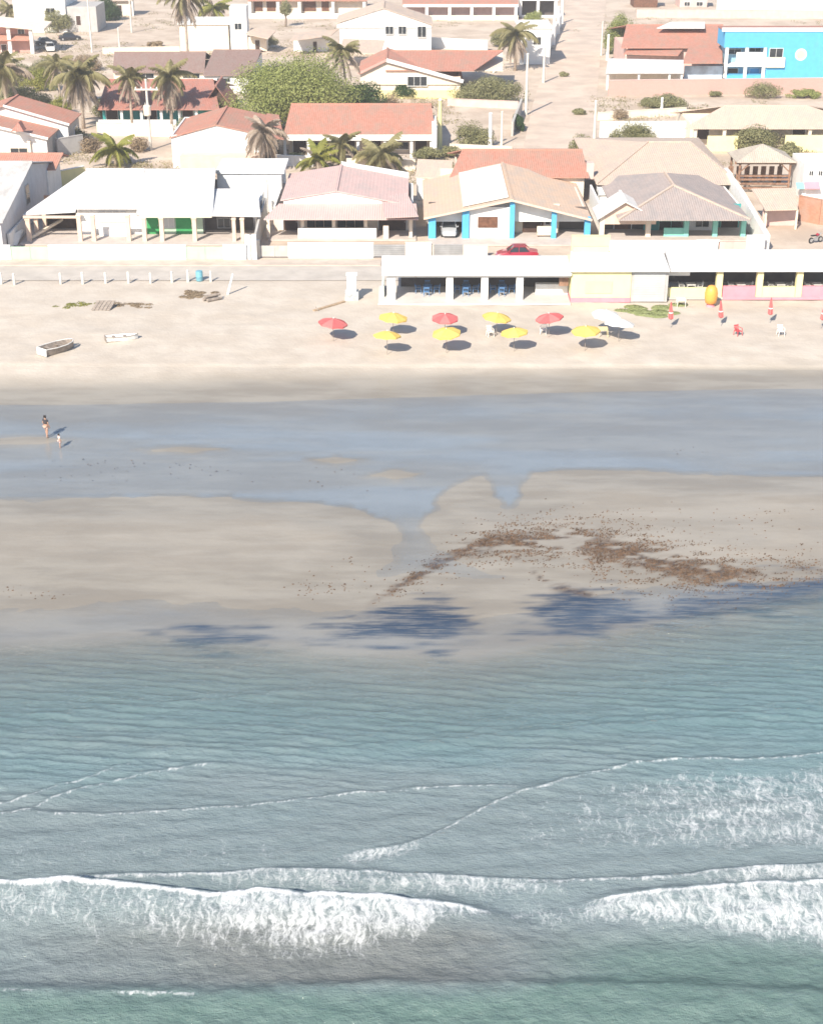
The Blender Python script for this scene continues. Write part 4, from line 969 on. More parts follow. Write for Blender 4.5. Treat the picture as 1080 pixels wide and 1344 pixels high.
w.part('counter', B(X(1053, YW, 1), X(1100, YW, 1), YW + 0.05, YW + 0.35, 0.16, 1.15), PINKP)
w.part('base_band', B(X(949, YW, 1), x1, YW - 0.28, YW - 0.201, 0.0, 0.25), PINKP)
w.part('fascia', B(x0, X(905, YW, 1), YW + 0.4, YW + 0.6, zw - 0.8, zw - 0.4), WHITE)

# ------------------------------------------------------------------ middle rows, left
ROSE = mat('rose_wall', (0.60, 0.33, 0.28), var=0.08)
h = House('red_roofed_house', 'house with broad red tile gable roof and bare grey side wall', 'house', 60, 205)
Ym = Yof(205)
def side_gable(h, rf, rb, ef, eb, m, zr, ze, wallm, wx=0.35):
    """right-hand slope of a roof whose ridge runs away from the camera; the left slope mirrors it"""
    rf_, ef_ = np.array(G(rf[0], rf[1], zr)), None
    Y0 = rf_[1]; Y1 = Yof(rb[1], zr)
    x_e = X(ef[0], Y0, ze); ef_ = np.array([x_e, Y0, ze])
    d = np.array([0, Y1 - Y0, 0]); r = h.roof([rf_, ef_, ef_ + d, rf_ + d], m)
    l = ef_.copy(); l[0] = 2 * rf_[0] - x_e; h.roof([l, rf_ - (.002, 0, 0), rf_ + d - (.002, 0, 0), l + d], m)
    part(r, 'barge_board', MB().bar(rf_ + (0, -.03, 0), ef_ + (0, -.03, 0), 0.06, 0.28), WHITE)
    part(r, 'ridge_cap', MB().bar(rf_ + (0, 0, .03), rf_ + d + (0, 0, .03), 0.28, 0.14), m)
    h.part('gable_wall', prism([(l[0] + wx, Y0 + .5, 0), (x_e - wx, Y0 + .5, 0), (x_e - wx, Y0 + .5, ze - .1), (rf_[0], Y0 + .5, zr - .2), (l[0] + wx, Y0 + .5, ze - .1)], (0, 0.2, 0)), WHITE)
    h.part('wall', B(x_e - wx - .2, x_e - wx, Y0 + .71, Y1 - .5, 0, ze), wallm)
    return rf_, ef_, Y0, Y1
rf_, ef_, Y0, Y1 = side_gable(h, (4, 138), (35, 124), (91, 167), (122, 158), ROOF_RED, 6.0, 3.6, GREYW)
w_ = h.part('window', B(ef_[0] - .35, ef_[0] - .29, Y0 + 4, Y0 + 6, 1.2, 2.5), WHITE); part(w_, 'pane', B(ef_[0] - .289, ef_[0] - .28, Y0 + 4.1, Y0 + 5.9, 1.3, 2.4), GLASS)
h = House('red_roofed_house', 'small red gabled house with triangular dormer beside grey wall', 'house', 35, 222)
rf_, ef_, Y0, Y1 = side_gable(h, (-30, 160), (-10, 143), (63, 190), (76, 168), ROOF_RED, 5.0, 3.0, GREYW)
h.part('dormer', prism([G(14, 172, 4.2), G(31, 172, 4.2), G(24, 160, 5.2)], (0, 1.5, 0)), ROOF_DKRED)
h.window(14, 36, 194, 200, Y0 + .5, CREAM); h.column(39, Y0 + 0.1, 2.7, CREAM, 0.3)
h = House('red_roofed_house', 'low red roofed house just behind the grey-roofed house', 'house', 35, 250)
h.slopes((-40, 222, 3.8), (66, 229, 3.8), (76, 208, 4.8), (-30, 201, 4.8), ROOF_RED)
h.walls(-35, 64, Yof(225, 3.8) + .6, Yof(225, 3.8) + 7, 3.7, WHITE)
wall_thing('yellow_wall', 'short yellow wall behind white corrugated roof', [(74, 248), (112, 240)], 2.0, 0.25, YELLOW, WHITE)
wall_thing('yard_wall', 'long pale peach yard wall below the row of palms', [(128, 176), (228, 179)], 1.6, 0.2, CREAM)
wall_thing('grey_wall', 'bare grey yard wall beside red-roofed houses', [(76, 205), (110, 199)], 2.2, 0.25, GREYW)
wall_thing('picket_wall', 'low white wall with square posts before shaded house', [(130, 168), (232, 168)], 1.1, 0.15, WHITE)
for px in (133, 160, 186, 211, 232): pass
h = House('shaded_house', 'old brown-red tiled house half hidden behind drooping palms', 'house', 215, 160)
e = h.slopes((128, 143, 2.6), (288, 143, 2.6), (280, 104, 5.0), (140, 104, 5.0), ROOF_DKRED)
h.walls(135, 282, e[0][1] + 2.2, e[3][1] * 2 - e[0][1] - .6, 2.6, TEAL)
for px in (160, 186, 212, 236, 258): h.column(px, e[0][1] + .5, 2.4, WHITE, 0.35)
for a, b in ((140, 155), (190, 206), (240, 254)): h.door(a, b, 143, 164, e[0][1] + 2.2, DARKW)
h = House('dark_gabled_shed', 'dark timber shed with open gable end beside shaded house', 'shed', 282, 152)
el, ap, er, L = h.gable_front((262, 146, 2.0), (283, 112, 5.2), (304, 140, 2.6), 100, ROOF_DKRED, DARKW, over=0.8)
for k, px in enumerate((266, 275, 284, 293, 301)): h.column(px, ap[1] + .3, 2.2, DARKW, 0.2, cap=False)
h = House('brown_roofed_house', 'long dull brown tiled house behind the shaded house', 'house', 210, 112)
e = h.slopes((148, 94, 2.8), (266, 97, 2.8), (272, 66, 4.8), (150, 68, 4.8), ROOF_DKBR); h.walls(150, 268, e[0][1] + .6, e[3][1] * 2 - e[0][1] - .6, 2.7, CREAM)
for a in (180, 240): h.window(a, a + 22, 96, 102, e[0][1] + .6, WHITE)
h = House('brown_roofed_house', 'short dull brown tiled house with white wall left of big tree', 'house', 310, 118)
e = h.slopes((266, 98, 2.9), (330, 98, 2.9), (343, 65, 4.9), (280, 65, 4.9), ROOF_DKBR); h.walls(268, 326, e[0][1] + .5, e[3][1] * 2 - e[0][1] - .6, 2.8, WHITE)
h.window(285, 302, 102, 107, e[0][1] + .5, WHITE)

h = House('white_gabled_house', 'house with big plain white gable wall and red roof', 'house', 285, 222)
el, ap, er, L = h.gable_front((222, 180, 4.0), (283, 163, 5.3), (345, 176, 4.2), 139, ROOF_RED, WHITE, over=0.2)
Yg = ap[1] + .2
h.walls(226, 342, Yg + .003, ap[1] + L - .3, 4.0, WHITE)
h.part('front_extension', B(X(240, Yg, 1), X(342, Yg, 1), Yg - 2.5, Yg - .003, 0, 1.9), PEACHW)
w_ = h.window(333, 339, 182, 190, Yg, WHITE)
h.roof([('p', 345, 178, 3.6), ('p', 373, 182, 3.0), ('p', 366, 150, 4.6), ('p', 350, 148, 5.0)], ROOF_RED)
h = House('pergola_house', 'long house with red tile roof and white columned veranda behind pink roof', 'house', 470, 210)
e = h.slopes((372, 176, 3.1), (572, 178, 3.1), (566, 136, 5.2), (382, 136, 5.2), ROOF_RED)
Yp = e[0][1]
h.part('fascia', B(e[0][0], e[1][0], Yp - .04, Yp - .002, 2.35, 3.08), WHITE)
h.walls(378, 566, Yp + 3, e[3][1] * 2 - Yp - .6, 3.0, CREAM)
for px in (374, 405, 438, 470, 505, 540, 566): h.column(px, Yp + .2, 2.5, WHITE, 0.35)
for a, b in ((385, 402), (448, 466), (480, 500), (545, 560)): h.door(a, b, 184, 203, Yp + 3, DARKW)
h.window(410, 432, 186, 195, Yp + 3); h.window(512, 536, 186, 195, Yp + 3)
h.part('floor_slab', B(X(374, Yp), X(570, Yp), Yp - 1, Yp + 3, 0, 0.14), FLOORC)
h.part('end_wall', B(X(567, Yp, 2), X(573, Yp, 2), Yp - .3, Yp + 8, 0, 4.0), WHITE)
wall_thing('white_pipe_wall', 'low white garden wall below veranda of long red-roofed house', [(362, 216), (412, 218)], 1.2, 0.2, WHITE)
wall_thing('garden_wall', 'low cream garden wall between palms and long red-roofed house', [(455, 222), (545, 224)], 1.3, 0.2, CREAM)
h = House('small_white_annex', 'small white annex with peach tile roof right of pink-roofed house', 'building', 555, 250)
h.roof([('p', 545, 232, 2.6), ('p', 592, 234, 2.6), ('p', 594, 210, 3.6), ('p', 548, 208, 3.6)], ROOF_PALE)
h.walls(547, 588, Yof(233, 2.6) + .3, Yof(233, 2.6) + 6, 2.5, WHITE); h.block('tank_base', 548, 570, 243, 262, Yof(262), 2, WHITE, z0=0)

# red gabled house + neighbours in the middle
h = House('red_gabled_house', 'cream house with stepped red gable roofs and white barge boards', 'house', 545, 130)
el, ap, er, L = h.gable_front((470, 96, 3.6), (507, 78, 5.8), (608, 106, 3.0), 62, ROOF_RED, CREAM, over=0.5)
h.part('barge_board', MB().bar(ap + (0, -.04, -.03), er + (0, -.04, -.03), 0.07, 0.55), WHITE); h.part('barge_board', MB().bar(el + (0, -.04, -.03), ap + (0, -.042, -.03), 0.07, 0.35), ROSE)
e = h.slopes((506, 92, 4.2), (622, 92, 4.2), (660, 66, 5.6), (506, 66, 5.6), ROOF_RED, back=True)
h.walls(478, 604, ap[1] + .75, ap[1] + L, 3.2, CREAM); h.part('base_band', B(X(490, ap[1]), X(604, ap[1]), ap[1] + .4, ap[1] + .72, 0, 1.2), YELLOW)
h.window(535, 560, 100, 112, ap[1] + .5, WHITE, bars=2); h.part('veranda_roof', prism([G(622, 92, 3.6), G(660, 92, 3.6), G(660, 68, 4.4), G(622, 68, 4.4)], (0, 0, -.12)), CREAM)
h.window(626, 644, 78, 83, Yof(95), WHITE); h.column(648, Yof(95), 3.4, WHITE, .3); h.column(625, Yof(95), 3.4, WHITE, .3)
h = House('white_gabled_house', 'white house with shallow gable and four small windows', 'house', 515, 66)
el, ap, er, L = h.gable_front((440, 30, 5.2), (503, 10, 7.8), (568, 32, 5.0), 0, ROOF_PALE, WHITE, over=0.2)
h.walls(446, 566, ap[1] + .42, ap[1] + L - 1, 5.0, WHITE)
Yg = ap[1] + .2
for a, b in ((506, 516), (523, 533), (548, 559)): h.window(a, b, 34, 44 if b < 540 else 48, Yg, WHITE)
h.roof([('p', 445, 68, 2.6), ('p', 500, 70, 2.6), ('p', 505, 52, 3.6), ('p', 450, 50, 3.6)], ROOF_PALE)
wall_thing('white_wall', 'white compound wall in front of white gabled house', [(565, 62), (640, 66)], 1.8, 0.25, WHITE)
h = House('long_low_house', 'long low red-roofed house with square openings near top of street', 'house', 600, 22)
e = h.slopes((528, 4, 3.4), (680, 4, 3.4), (680, -16, 5.2), (528, -16, 5.2), ROOF_RED); Yp = e[0][1]
h.walls(530, 678, Yp + 2.2, Yp + 16, 3.3, PINKW); 
for px in (531, 560, 590, 619, 648, 677): h.column(px, Yp + .2, 3.2, WHITE, .6)
h.part('beam', B(X(530, Yp), X(680, Yp), Yp + .05, Yp + .18, 2.7, 3.25), WHITE); h.part('parapet', B(X(530, Yp), X(680, Yp), Yp + .25, Yp + .45, 0, 1.0), CREAM)
h = House('long_low_house', 'long low house with dark doorways beyond the sandy lot', 'house', 410, 24)
e = h.slopes((325, 0, 3.6), (482, 0, 3.6), (482, -18, 5.2), (325, -18, 5.2), ROOF_RED); Yp = e[0][1]
h.walls(327, 480, Yp + 1.8, Yp + 14, 3.5, CREAM)
for a, b in ((333, 345), (350, 362), (397, 415), (422, 432)): h.door(a, b, 1, 14, Yp + 1.8, BROWNW)
for px in (328, 365, 393, 437, 478): h.column(px, Yp + .2, 3.3, WHITE, .6)
h.part('parapet', B(X(327, Yp), X(480, Yp), Yp - .3, Yp - .1, 0, 1.0), WHITE)
h = House('white_box_house', 'white flat-topped building with square tower left of big tree', 'building', 290, 70)
Yp = Yof(66)
h.block('wall', 236, 300, 32, 66, Yp, 8, CREAM, z0=0); h.block('roof_slab', 233, 302, 29, 31.8, Yp - .3, 8.6, WHITE); h.block('tower', 302, 324, 8, 60, Yp - .8, 4, WHITE, z0=0)
h.block('lower_room', 325, 350, 48, 66, Yp - .5, 5, CREAM, z0=0); h.roof([('p', 322, 44, 3.3), ('p', 352, 50, 2.8), ('p', 362, 40, 3.4), ('p', 330, 36, 3.8)], ROOF_PALE)
h.window(308, 317, 30, 38, Yp - .8); h.door(335, 341, 52, 66, Yp - .5, DARKW)
h = House('small_white_hut', 'small white building with lean-to roof above big tree', 'building', 410, 66)
Yp = Yof(67); h.block('wall', 385, 430, 50, 68, Yp, 5, WHITE, z0=0); h.roof([('p', 380, 53, 2.8), ('p', 434, 46, 3.2), ('p', 444, 38, 3.6), ('p', 388, 42, 3.2)], ROOF_PALE); h.door(411, 416, 54, 68, Yp, DARKW)
h = House('white_block_building', 'tall white block beside the street with palm before it', 'building', 705, 84)
Yp = Yof(84); h.block('wall', 683, 722, 37, 84, Yp, 9, WHITE, z0=0); h.block('roof_slab', 680, 725, 34.5, 36.8, Yp - .25, 9.5, WHITE); h.window(700, 710, 48, 58, Yp)
for a, b in ((650, 662), (668, 678)): pass
h = House('white_portico', 'white columned porch with dark openings at top of street', 'building', 705, 20)
Yp = Yof(22); h.part('roof_slab', B(X(682, Yp), X(732, Yp), Yp - .2, Yp + 8, 3.4, 3.8), WHITE); h.block('wall', 684, 728, 2, 22, Yp + 3, .3, INNER, z0=0, z1=3.4)
for px in (683, 706, 729): h.column(px, Yp, 3.4, WHITE, .6)
h.part('step', B(X(684, Yp), X(730, Yp), Yp - .9, Yp - .3, 0, .5), WHITE)
# left top
h = House('pillared_house', 'rose walled house with white pillars and white roof edge', 'house', 22, 72)
Yp = Yof(70); h.part('wall', B(X(-40, Yp), X(42, Yp), Yp + 2, Yp + 2.2, 0, 4.6), ROSE)
h.roof([(X(-40, Yp), Yp - .6, 5.6), (X(62, Yp), Yp - .6, 4.4), (X(62, Yp), Yp + 6, 4.9), (X(-40, Yp), Yp + 6, 6.2)], CREAM, .3)
for px in (12, 41): h.column(px, Yp, 4.6, WHITE, .6)
h.part('lower_roof', prism([(X(-40, Yp), Yp - .2, 2.4), (X(40, Yp), Yp - .2, 2.4), (X(40, Yp), Yp + 1.98, 3.2), (X(-40, Yp), Yp + 1.98, 3.2)], (0, 0, -.12)), ROOF_RED)
h.door(2, 9, 58, 70, Yp + 2, DARKW); h.window(24, 32, 38, 48, Yp + 2)
h = House('white_warehouse', 'big plain white building beyond the sandy lot', 'building', 80, 42)
Yp = Yof(42); h.block('wall', 18, 86, -20, 42, Yp, 12, WHITE, z0=0, z1=7.5); h.block('wing_wall', 86.2, 127, 8, 30, Yp + .5, 9, GREYW, z0=0)
h.window(60, 72, 10, 18, Yp); h.door(100, 106, 20, 32, Yp + .5, DARKW)
h = House('white_shed', 'small white shed with posts left of tall palm', 'shed', 165, 20)
Yp = Yof(20); h.block('wall', 147, 172, 2, 20, Yp, 4, CREAM, z0=0); h.roof([(X(143, Yp), Yp - .8, 3.2), (X(176, Yp), Yp - .8, 3.2), (X(176, Yp), Yp + 4.4, 4.0), (X(143, Yp), Yp + 4.4, 4.0)], ROOF_PALE); h.door(154, 160, 6, 20, Yp, DARKW)
for px in (145, 174): h.column(px, Yp - .7, 3.0, WHITE, .3)
wall_thing('compound_wall', 'cream compound wall along the sandy lot under tall palm', [(135, 70), (236, 68)], 1.0, 0.25, CREAM)
wall_thing('white_street_wall', 'white compound wall running along left side of street', [(736, 32), (722, 62), (717, 80)], 2.2, 0.3, WHITE)
wall_thing('low_pink_wall', 'low pink plot wall beside the street behind hedge', [(587, 138), (680, 142)], 1.0, 0.2, PINKW)
wall_thing('street_wall', 'long dark mossy wall along left edge of street', [(672, 178), (684, 146)], 1.8, 0.25, CONC)
wall_thing('plot_wall', 'low cream wall before tile-strewn plot by the street', [(590, 198), (672, 202)], 0.9, 0.2, CREAM)

# right of the street
h = House('blue_building', 'two-storey bright blue building with white-framed balcony openings', 'building', 1015, 104)
Yp = Yof(104)
h.block('wall', 951, 1150, 41, 62, Yp, 6, BLUE); h.block('wall', 1006, 1150, 62.05, 98, Yp, 6, BLUE); h.block('wall', 951, 1150, 98.05, 104, Yp, 6, BLUE, z0=0)
h.block('parapet', 948, 1152, 36, 40.8, Yp - .15, 0.45, WHITE); h.block('roof_slab', 951, 1150, 39.5, 40.9, Yp + .31, 5.9, ROOF_DKRED)
h.block('wall', 951, 1005.9, 62.1, 98, Yp + 2.2, 3.7, mat('pale_blue_paint', (0.30, 0.52, 0.66), var=0.05))
h.block('floor_slab', 951, 1005.9, 84, 87, Yp, 2.2, WHITE); h.block('balcony', 966, 1004, 68, 84, Yp + .05, .12, WHITE)
for px in (953, 979, 1003): h.part('column', B(X(px, Yp, 3) - .25, X(px, Yp, 3) + .25, Yp - .02, Yp + .3, 0.3, Zof(62, Yp)), WHITE)
h.window(1010, 1027, 63, 75, Yp, WHITE); h.block('balcony', 1006, 1030, 75, 88, Yp - .5, .5, CREAM)
h.window(956, 972, 64, 70, Yp + 2.2, WHITE); h.window(984, 998, 62.5, 67, Yp + 2.2, WHITE); h.door(955, 968, 89, 98, Yp + 2.2, DARKW); h.door(984, 996, 89, 98, Yp + 2.2, BLUE)
z0_ = Zof(71, Yp); x0_ = X(1051, Yp, z0_); mb = MB(); mb.tube([(x0_, Yp - .06, z0_), (x0_, Yp + .05, z0_)], 0.95, 20); rw = h.part('round_window', mb, WHITE); part(rw, 'pane', MB().tube([(x0_, Yp - .08, z0_), (x0_, Yp - .061, z0_)], 0.7, 20), PINKW)
h = House('red_roofed_house', 'long house with stepped red tile roofs beside blue building', 'house', 875, 102)
e = h.slopes((815, 62, 4.0), (946, 62, 4.0), (946, 30, 6.2), (822, 32, 6.2), ROOF_RED)
h.roof([('p', 818, 70, 3.2), ('p', 890, 72, 3.2), ('p', 905, 54, 4.3), ('p', 832, 54, 4.3)], ROOF_RED); h.roof([('p', 895, 82, 3.0), ('p', 948, 82, 3.0), ('p', 948, 58, 4.4), ('p', 905, 58, 4.4)], ROOF_RED)
h.walls(820, 944, e[0][1] + .8, e[0][1] + 16, 3.6, PINKW)
for a, b in ((822, 842), (848, 870), (874, 890)): h.window(a, b, 67, 72, e[0][1] + .8, WHITE)
h.roof([('p', 795, 95, 2.7), ('p', 897, 95, 2.7), ('p', 897, 78, 3.3), ('p', 798, 76, 3.3)], ROOF_WHITE); Yc = Yof(95, 2.7) + .3
for px in (797, 838, 878, 894): h.column(px, Yc, 2.5, WHITE, .3)
h.walls(800, 893, Yc + 3.5, Yc + 6, 2.4, CREAM); h.part('ridge_skylight', prism([G(862, 36, 6.35), G(925, 36, 6.35), G(925, 28, 6.6), G(880, 28, 6.6)], (0, 0, -.1)), WHITE)
h.block('blue_tank_wall', 898, 948, 86, 103, Yof(104) + .2, .3, mat('white_blue_paint', (0.55, 0.68, 0.80), var=0.25, scale=.6), z0=0)
o = wall_thing('brick_compound_wall', 'long pale pink brick compound wall before blue building', [(798, 125), (1150, 121)], 2.3, 0.25, PINKBRICK, PINKW)
h = House('cream_house', 'house with wide pale peach roof and shaded veranda behind bushes', 'house', 990, 192)
e = h.slopes((897, 168, 2.9), (1150, 166, 2.9), (1060, 138, 4.8), (950, 138, 4.8), ROOF_PALE); Yp = e[0][1]
h.walls(905, 1140, Yp + 3, Yp + 14, 2.8, CREAM); 
for px in (912, 950, 1062, 1100): h.column(px, Yp + .3, 2.7, CREAM, .4)
for a, b in ((914, 930), (1040, 1056)): h.door(a, b, 166, 182, Yp + 3, DARKW)
h.block('parapet', 928, 968, 178, 188, Yp - .5, .2, PALEYEL, z0=0); h.block('parapet', 1030, 1120, 177, 190, Yp - .5, .2, PALEYEL, z0=0)
wall_thing('white_wall', 'white wall beside hedge at right edge of street', [(786, 185), (905, 184)], 2.5, 0.25, WHITE)
wall_thing('white_wall', 'broken low cream wall across weedy plot', [(784, 157), (900, 150)], 1.0, 0.25, CREAM)
h = House('far_house', 'far brown-walled cottage with red roof beyond red-roofed house', 'house', 845, 12)
Yp = Yof(9); h.block('wall', 832, 863, -6, 9, Yp, 6, BROWNW, z0=0); h.roof([(X(829, Yp), Yp - .5, 3.0), (X(866, Yp), Yp - .5, 3.0), (X(866, Yp), Yp + 4, 4.6), (X(829, Yp), Yp + 4, 4.6)], ROOF_RED)
h = House('far_house', 'far pink cottage with two windows near white compound wall', 'house', 908, 12)
Yp = Yof(9); h.block('wall', 892, 928, -2, 9, Yp, 6, PINKW, z0=0); h.roof([(X(889, Yp), Yp - .5, 2.6), (X(931, Yp), Yp - .5, 2.6), (X(931, Yp), Yp + 4, 4.4), (X(889, Yp), Yp + 4, 4.4)], ROOF_RED); h.window(898, 905, 2, 7, Yp); h.window(914, 922, 2, 7, Yp)
wall_thing('white_wall', 'far white compound wall behind blue building', [(940, 14), (1150, 12)], 2.2, 0.3, WHITE)
wall_thing('pale_wall', 'long pale wall running behind stepped red roofs', [(835, 22), (1100, 24)], 1.6, 0.3, PINKW)
# ------------------------------------------------------------------ plants
def leaf_mesh(name, clumps, n, size, m, seed=0, flat=0.0):
    """n small leaf quads in the clumps [(centre, radii)], denser towards each clump's surface"""
    r = np.random.default_rng(seed)
    wts = np.array([c[1][0] * c[1][1] * c[1][2] for c in clumps]) ** 0.67; wts /= wts.sum()
    k = r.choice(len(clumps), n, p=wts)
    C = np.array([c[0] for c in clumps])[k]; R = np.array([c[1] for c in clumps])[k]
    d = r.standard_normal((n, 3)); d /= np.linalg.norm(d, axis=1)[:, None]
    rad = (0.55 + 0.5 * r.random(n) ** 0.6)[:, None]
    p = C + d * R * rad
    p[:, 2] = np.maximum(p[:, 2], 0.03)
    nrm = d + r.standard_normal((n, 3)) * 0.5 + np.array([0, 0, 0.5 + flat]); nrm /= np.linalg.norm(nrm, axis=1)[:, None]
    a = np.cross(nrm, r.standard_normal((n, 3))); a /= np.linalg.norm(a, axis=1)[:, None]; b = np.cross(nrm, a)
    s = (size * (0.6 + 0.8 * r.random(n)))[:, None]
    vs = np.stack([p - a * s, p - b * s * 0.45, p + a * s, p + b * s * 0.45], 1).reshape(-1, 3)
    f = np.arange(4 * n).reshape(-1, 4)
    me = bpy.data.meshes.new(name)
    me.vertices.add(4 * n); me.vertices.foreach_set('co', vs.astype(np.float32).ravel())
    me.loops.add(4 * n); me.loops.foreach_set('vertex_index', f.astype(np.int32).ravel())
    me.polygons.add(n); me.polygons.foreach_set('loop_start', np.arange(0, 4 * n, 4, dtype=np.int32)); me.polygons.foreach_set('loop_total', np.full(n, 4, np.int32))
    me.update(calc_edges=True); me.materials.append(m); return me
def tree(name, label, cat, px, py, w, hgt, dep, m, n, size=0.16, seed=0, trunk=True, nclump=26, base=0.0, group=None):
    """broadleaf tree or bush: w wide, dep deep, hgt high, base = height of the crown's underside"""
    r = np.random.default_rng(seed + 100); loc = G(px, py)
    o = thing(name, label, cat, loc, group)
    cl = []
    hc = (hgt - base)
    for _ in range(nclump):
        d = r.standard_normal(3); d /= np.linalg.norm(d); d *= r.random() ** 0.4
        q = np.array([d[0] * w / 2 * 0.78, d[1] * dep / 2 * 0.78, base + hc * (0.5 + 0.36 * d[2])])
        q[2] -= 0.16 * hc * (abs(d[0]) ** 2)
        rr = (0.20 + 0.16 * r.random())
        cl.append((q, (rr * min(w, 2.2 * hc) * 0.75, rr * min(dep, 2.2 * hc) * 0.75, rr * hc * 0.85)))
    obj('crown', leaf_mesh('crown', cl, n, size, m, seed), o)
    if trunk:
        mb = MB(); mb.tube([(0, 0, -0.1), (0.1, 0, base * 0.5 + 0.2), (0.05, 0.1, base + hc * 0.3)], [hgt * 0.04 + .05, hgt * 0.033 + .04, hgt * 0.02 + .03])
        for q, rr in cl[:9]: mb.tube([(0.07, 0.05, base * 0.6 + 0.2), tuple(np.array(q) * (0.55, 0.55, 0.8)), tuple(q)], [hgt * 0.018 + .02, hgt * 0.011 + .015, 0.015], 5)
        obj('trunk', mb.mesh('trunk', BARK), o)
    return o
tree('broadleaf_tree', 'big spreading bright green tree above long red tile roof', 'tree', 392, 168, 18.5, 10.0, 13, LEAF, 60000, 0.15, 1, nclump=60, base=0.6)
tree('broadleaf_tree', 'dark green tree in shade beside the big spreading tree', 'tree', 472, 152, 8.0, 5.2, 6, LEAF_DK, 11000, 0.15, 2, base=0.4)
tree('hedge', 'broad olive green bush behind street pole near red gabled house', 'bush', 640, 134, 12, 4.0, 6, LEAF_OL, 15000, 0.13, 3, nclump=40)
tree('shrub', 'olive shrub in plot behind cream wall by the street', 'bush', 618, 190, 6.5, 3.0, 4.5, LEAF_OL, 6500, 0.12, 4)
tree('shrub', 'dry olive shrub at street end behind red roof', 'bush', 764, 205, 3.4, 3.0, 3, LEAF_OL, 3200, 0.12, 5)
tree('hedge', 'clipped olive hedge hanging over white wall by the street', 'bush', 834, 194, 5.6, 3.3, 2.4, LEAF_OL, 8500, 0.10, 6, base=0.5)
tree('shrub', 'round end shrub joining the clipped hedge', 'bush', 806, 199, 2.0, 3.2, 2.0, LEAF_OL, 3000, 0.10, 7)
tree('broadleaf_tree', 'pale green leafy trees before veranda of cream house', 'tree', 990, 197, 7.8, 3.2, 5, LEAF_OL, 9000, 0.12, 8, nclump=30)
tree('shrub', 'rounded green bush on weedy plot below brick compound wall', 'bush', 872, 142, 7.0, 2.2, 6, LEAF_OL, 7000, 0.12, 9)
tree('shrub', 'grey dry bush on weedy plot beside the street', 'bush', 814, 155, 3.2, 1.4, 3, LEAF_DRY, 2400, 0.10, 10)
tree('shrub', 'small olive bush at foot of brick compound wall', 'bush', 938, 126, 2.4, 1.0, 2, LEAF_OL, 1500, 0.10, 11)
tree('shrub', 'spreading bush with bare twigs before brick compound wall', 'bush', 1000, 128, 6.0, 2.4, 4, LEAF_OL, 4500, 0.11, 12)
tree('shrub', 'long low green bush at right end of brick compound wall', 'bush', 1055, 128, 7.0, 1.4, 3, LEAF, 4500, 0.11, 13)
tree('broadleaf_tree', 'upright leafy green tree beside street and red roofed house', 'tree', 810, 70, 5.2, 7.2, 5, LEAF, 12000, 0.14, 14, nclump=34)
tree('broadleaf_tree', 'dark leafy tree above sandy lot behind white warehouse', 'tree', 140, 26, 6.0, 5.0, 5, LEAF_DK, 9000, 0.16, 15)
tree('broadleaf_tree', 'dark low tree shading parked cars by rose walled house', 'tree', 76, 42, 6.0, 4.6, 4, LEAF_OL, 7000, 0.15, 16)
tree('shrub', 'green bush behind white block beside the street', 'bush', 700, 34, 4.0, 3.2, 4, LEAF, 5000, 0.14, 17)
tree('shrub', 'olive bush behind palm near white block', 'bush', 660, 60, 5.0, 3.0, 4, LEAF_OL, 5000, 0.14, 18)
tree('shrub', 'brown dry bush behind young palm near peach yard wall', 'bush', 115, 198, 4.6, 2.0, 4, LEAF_DRY, 4500, 0.11, 19)
tree('shrub', 'brown dry bush right of young palm near peach yard wall', 'bush', 184, 198, 3.0, 1.8, 3, LEAF_DRY, 3000, 0.11, 20)
tree('broadleaf_tree', 'thin young tree on sandy lot before long low house', 'tree', 375, 34, 3.4, 5.0, 3, LEAF_OL, 2500, 0.14, 21, base=2.2)
tree('broadleaf_tree', 'green tree at right end of long low house beyond the lot', 'tree', 462, 12, 4.6, 4.6, 4, LEAF, 4500, 0.16, 22, base=1.0)
tree('broadleaf_tree', 'olive tree behind far white compound wall', 'tree', 1060, 6, 5.5, 4.5, 4, LEAF_OL, 4500, 0.16, 23, base=0.8)
tree('shrub', 'reddish brown bush in shade beside dark green tree', 'bush', 512, 148, 3.4, 3.0, 3, LEAF_DRY, 2600, 0.12, 24)
tree('shrub', 'dry yellow bush between palm bases and shaded house', 'bush', 80, 148, 3.5, 2.6, 3, PALM_Y, 2600, 0.14, 25)
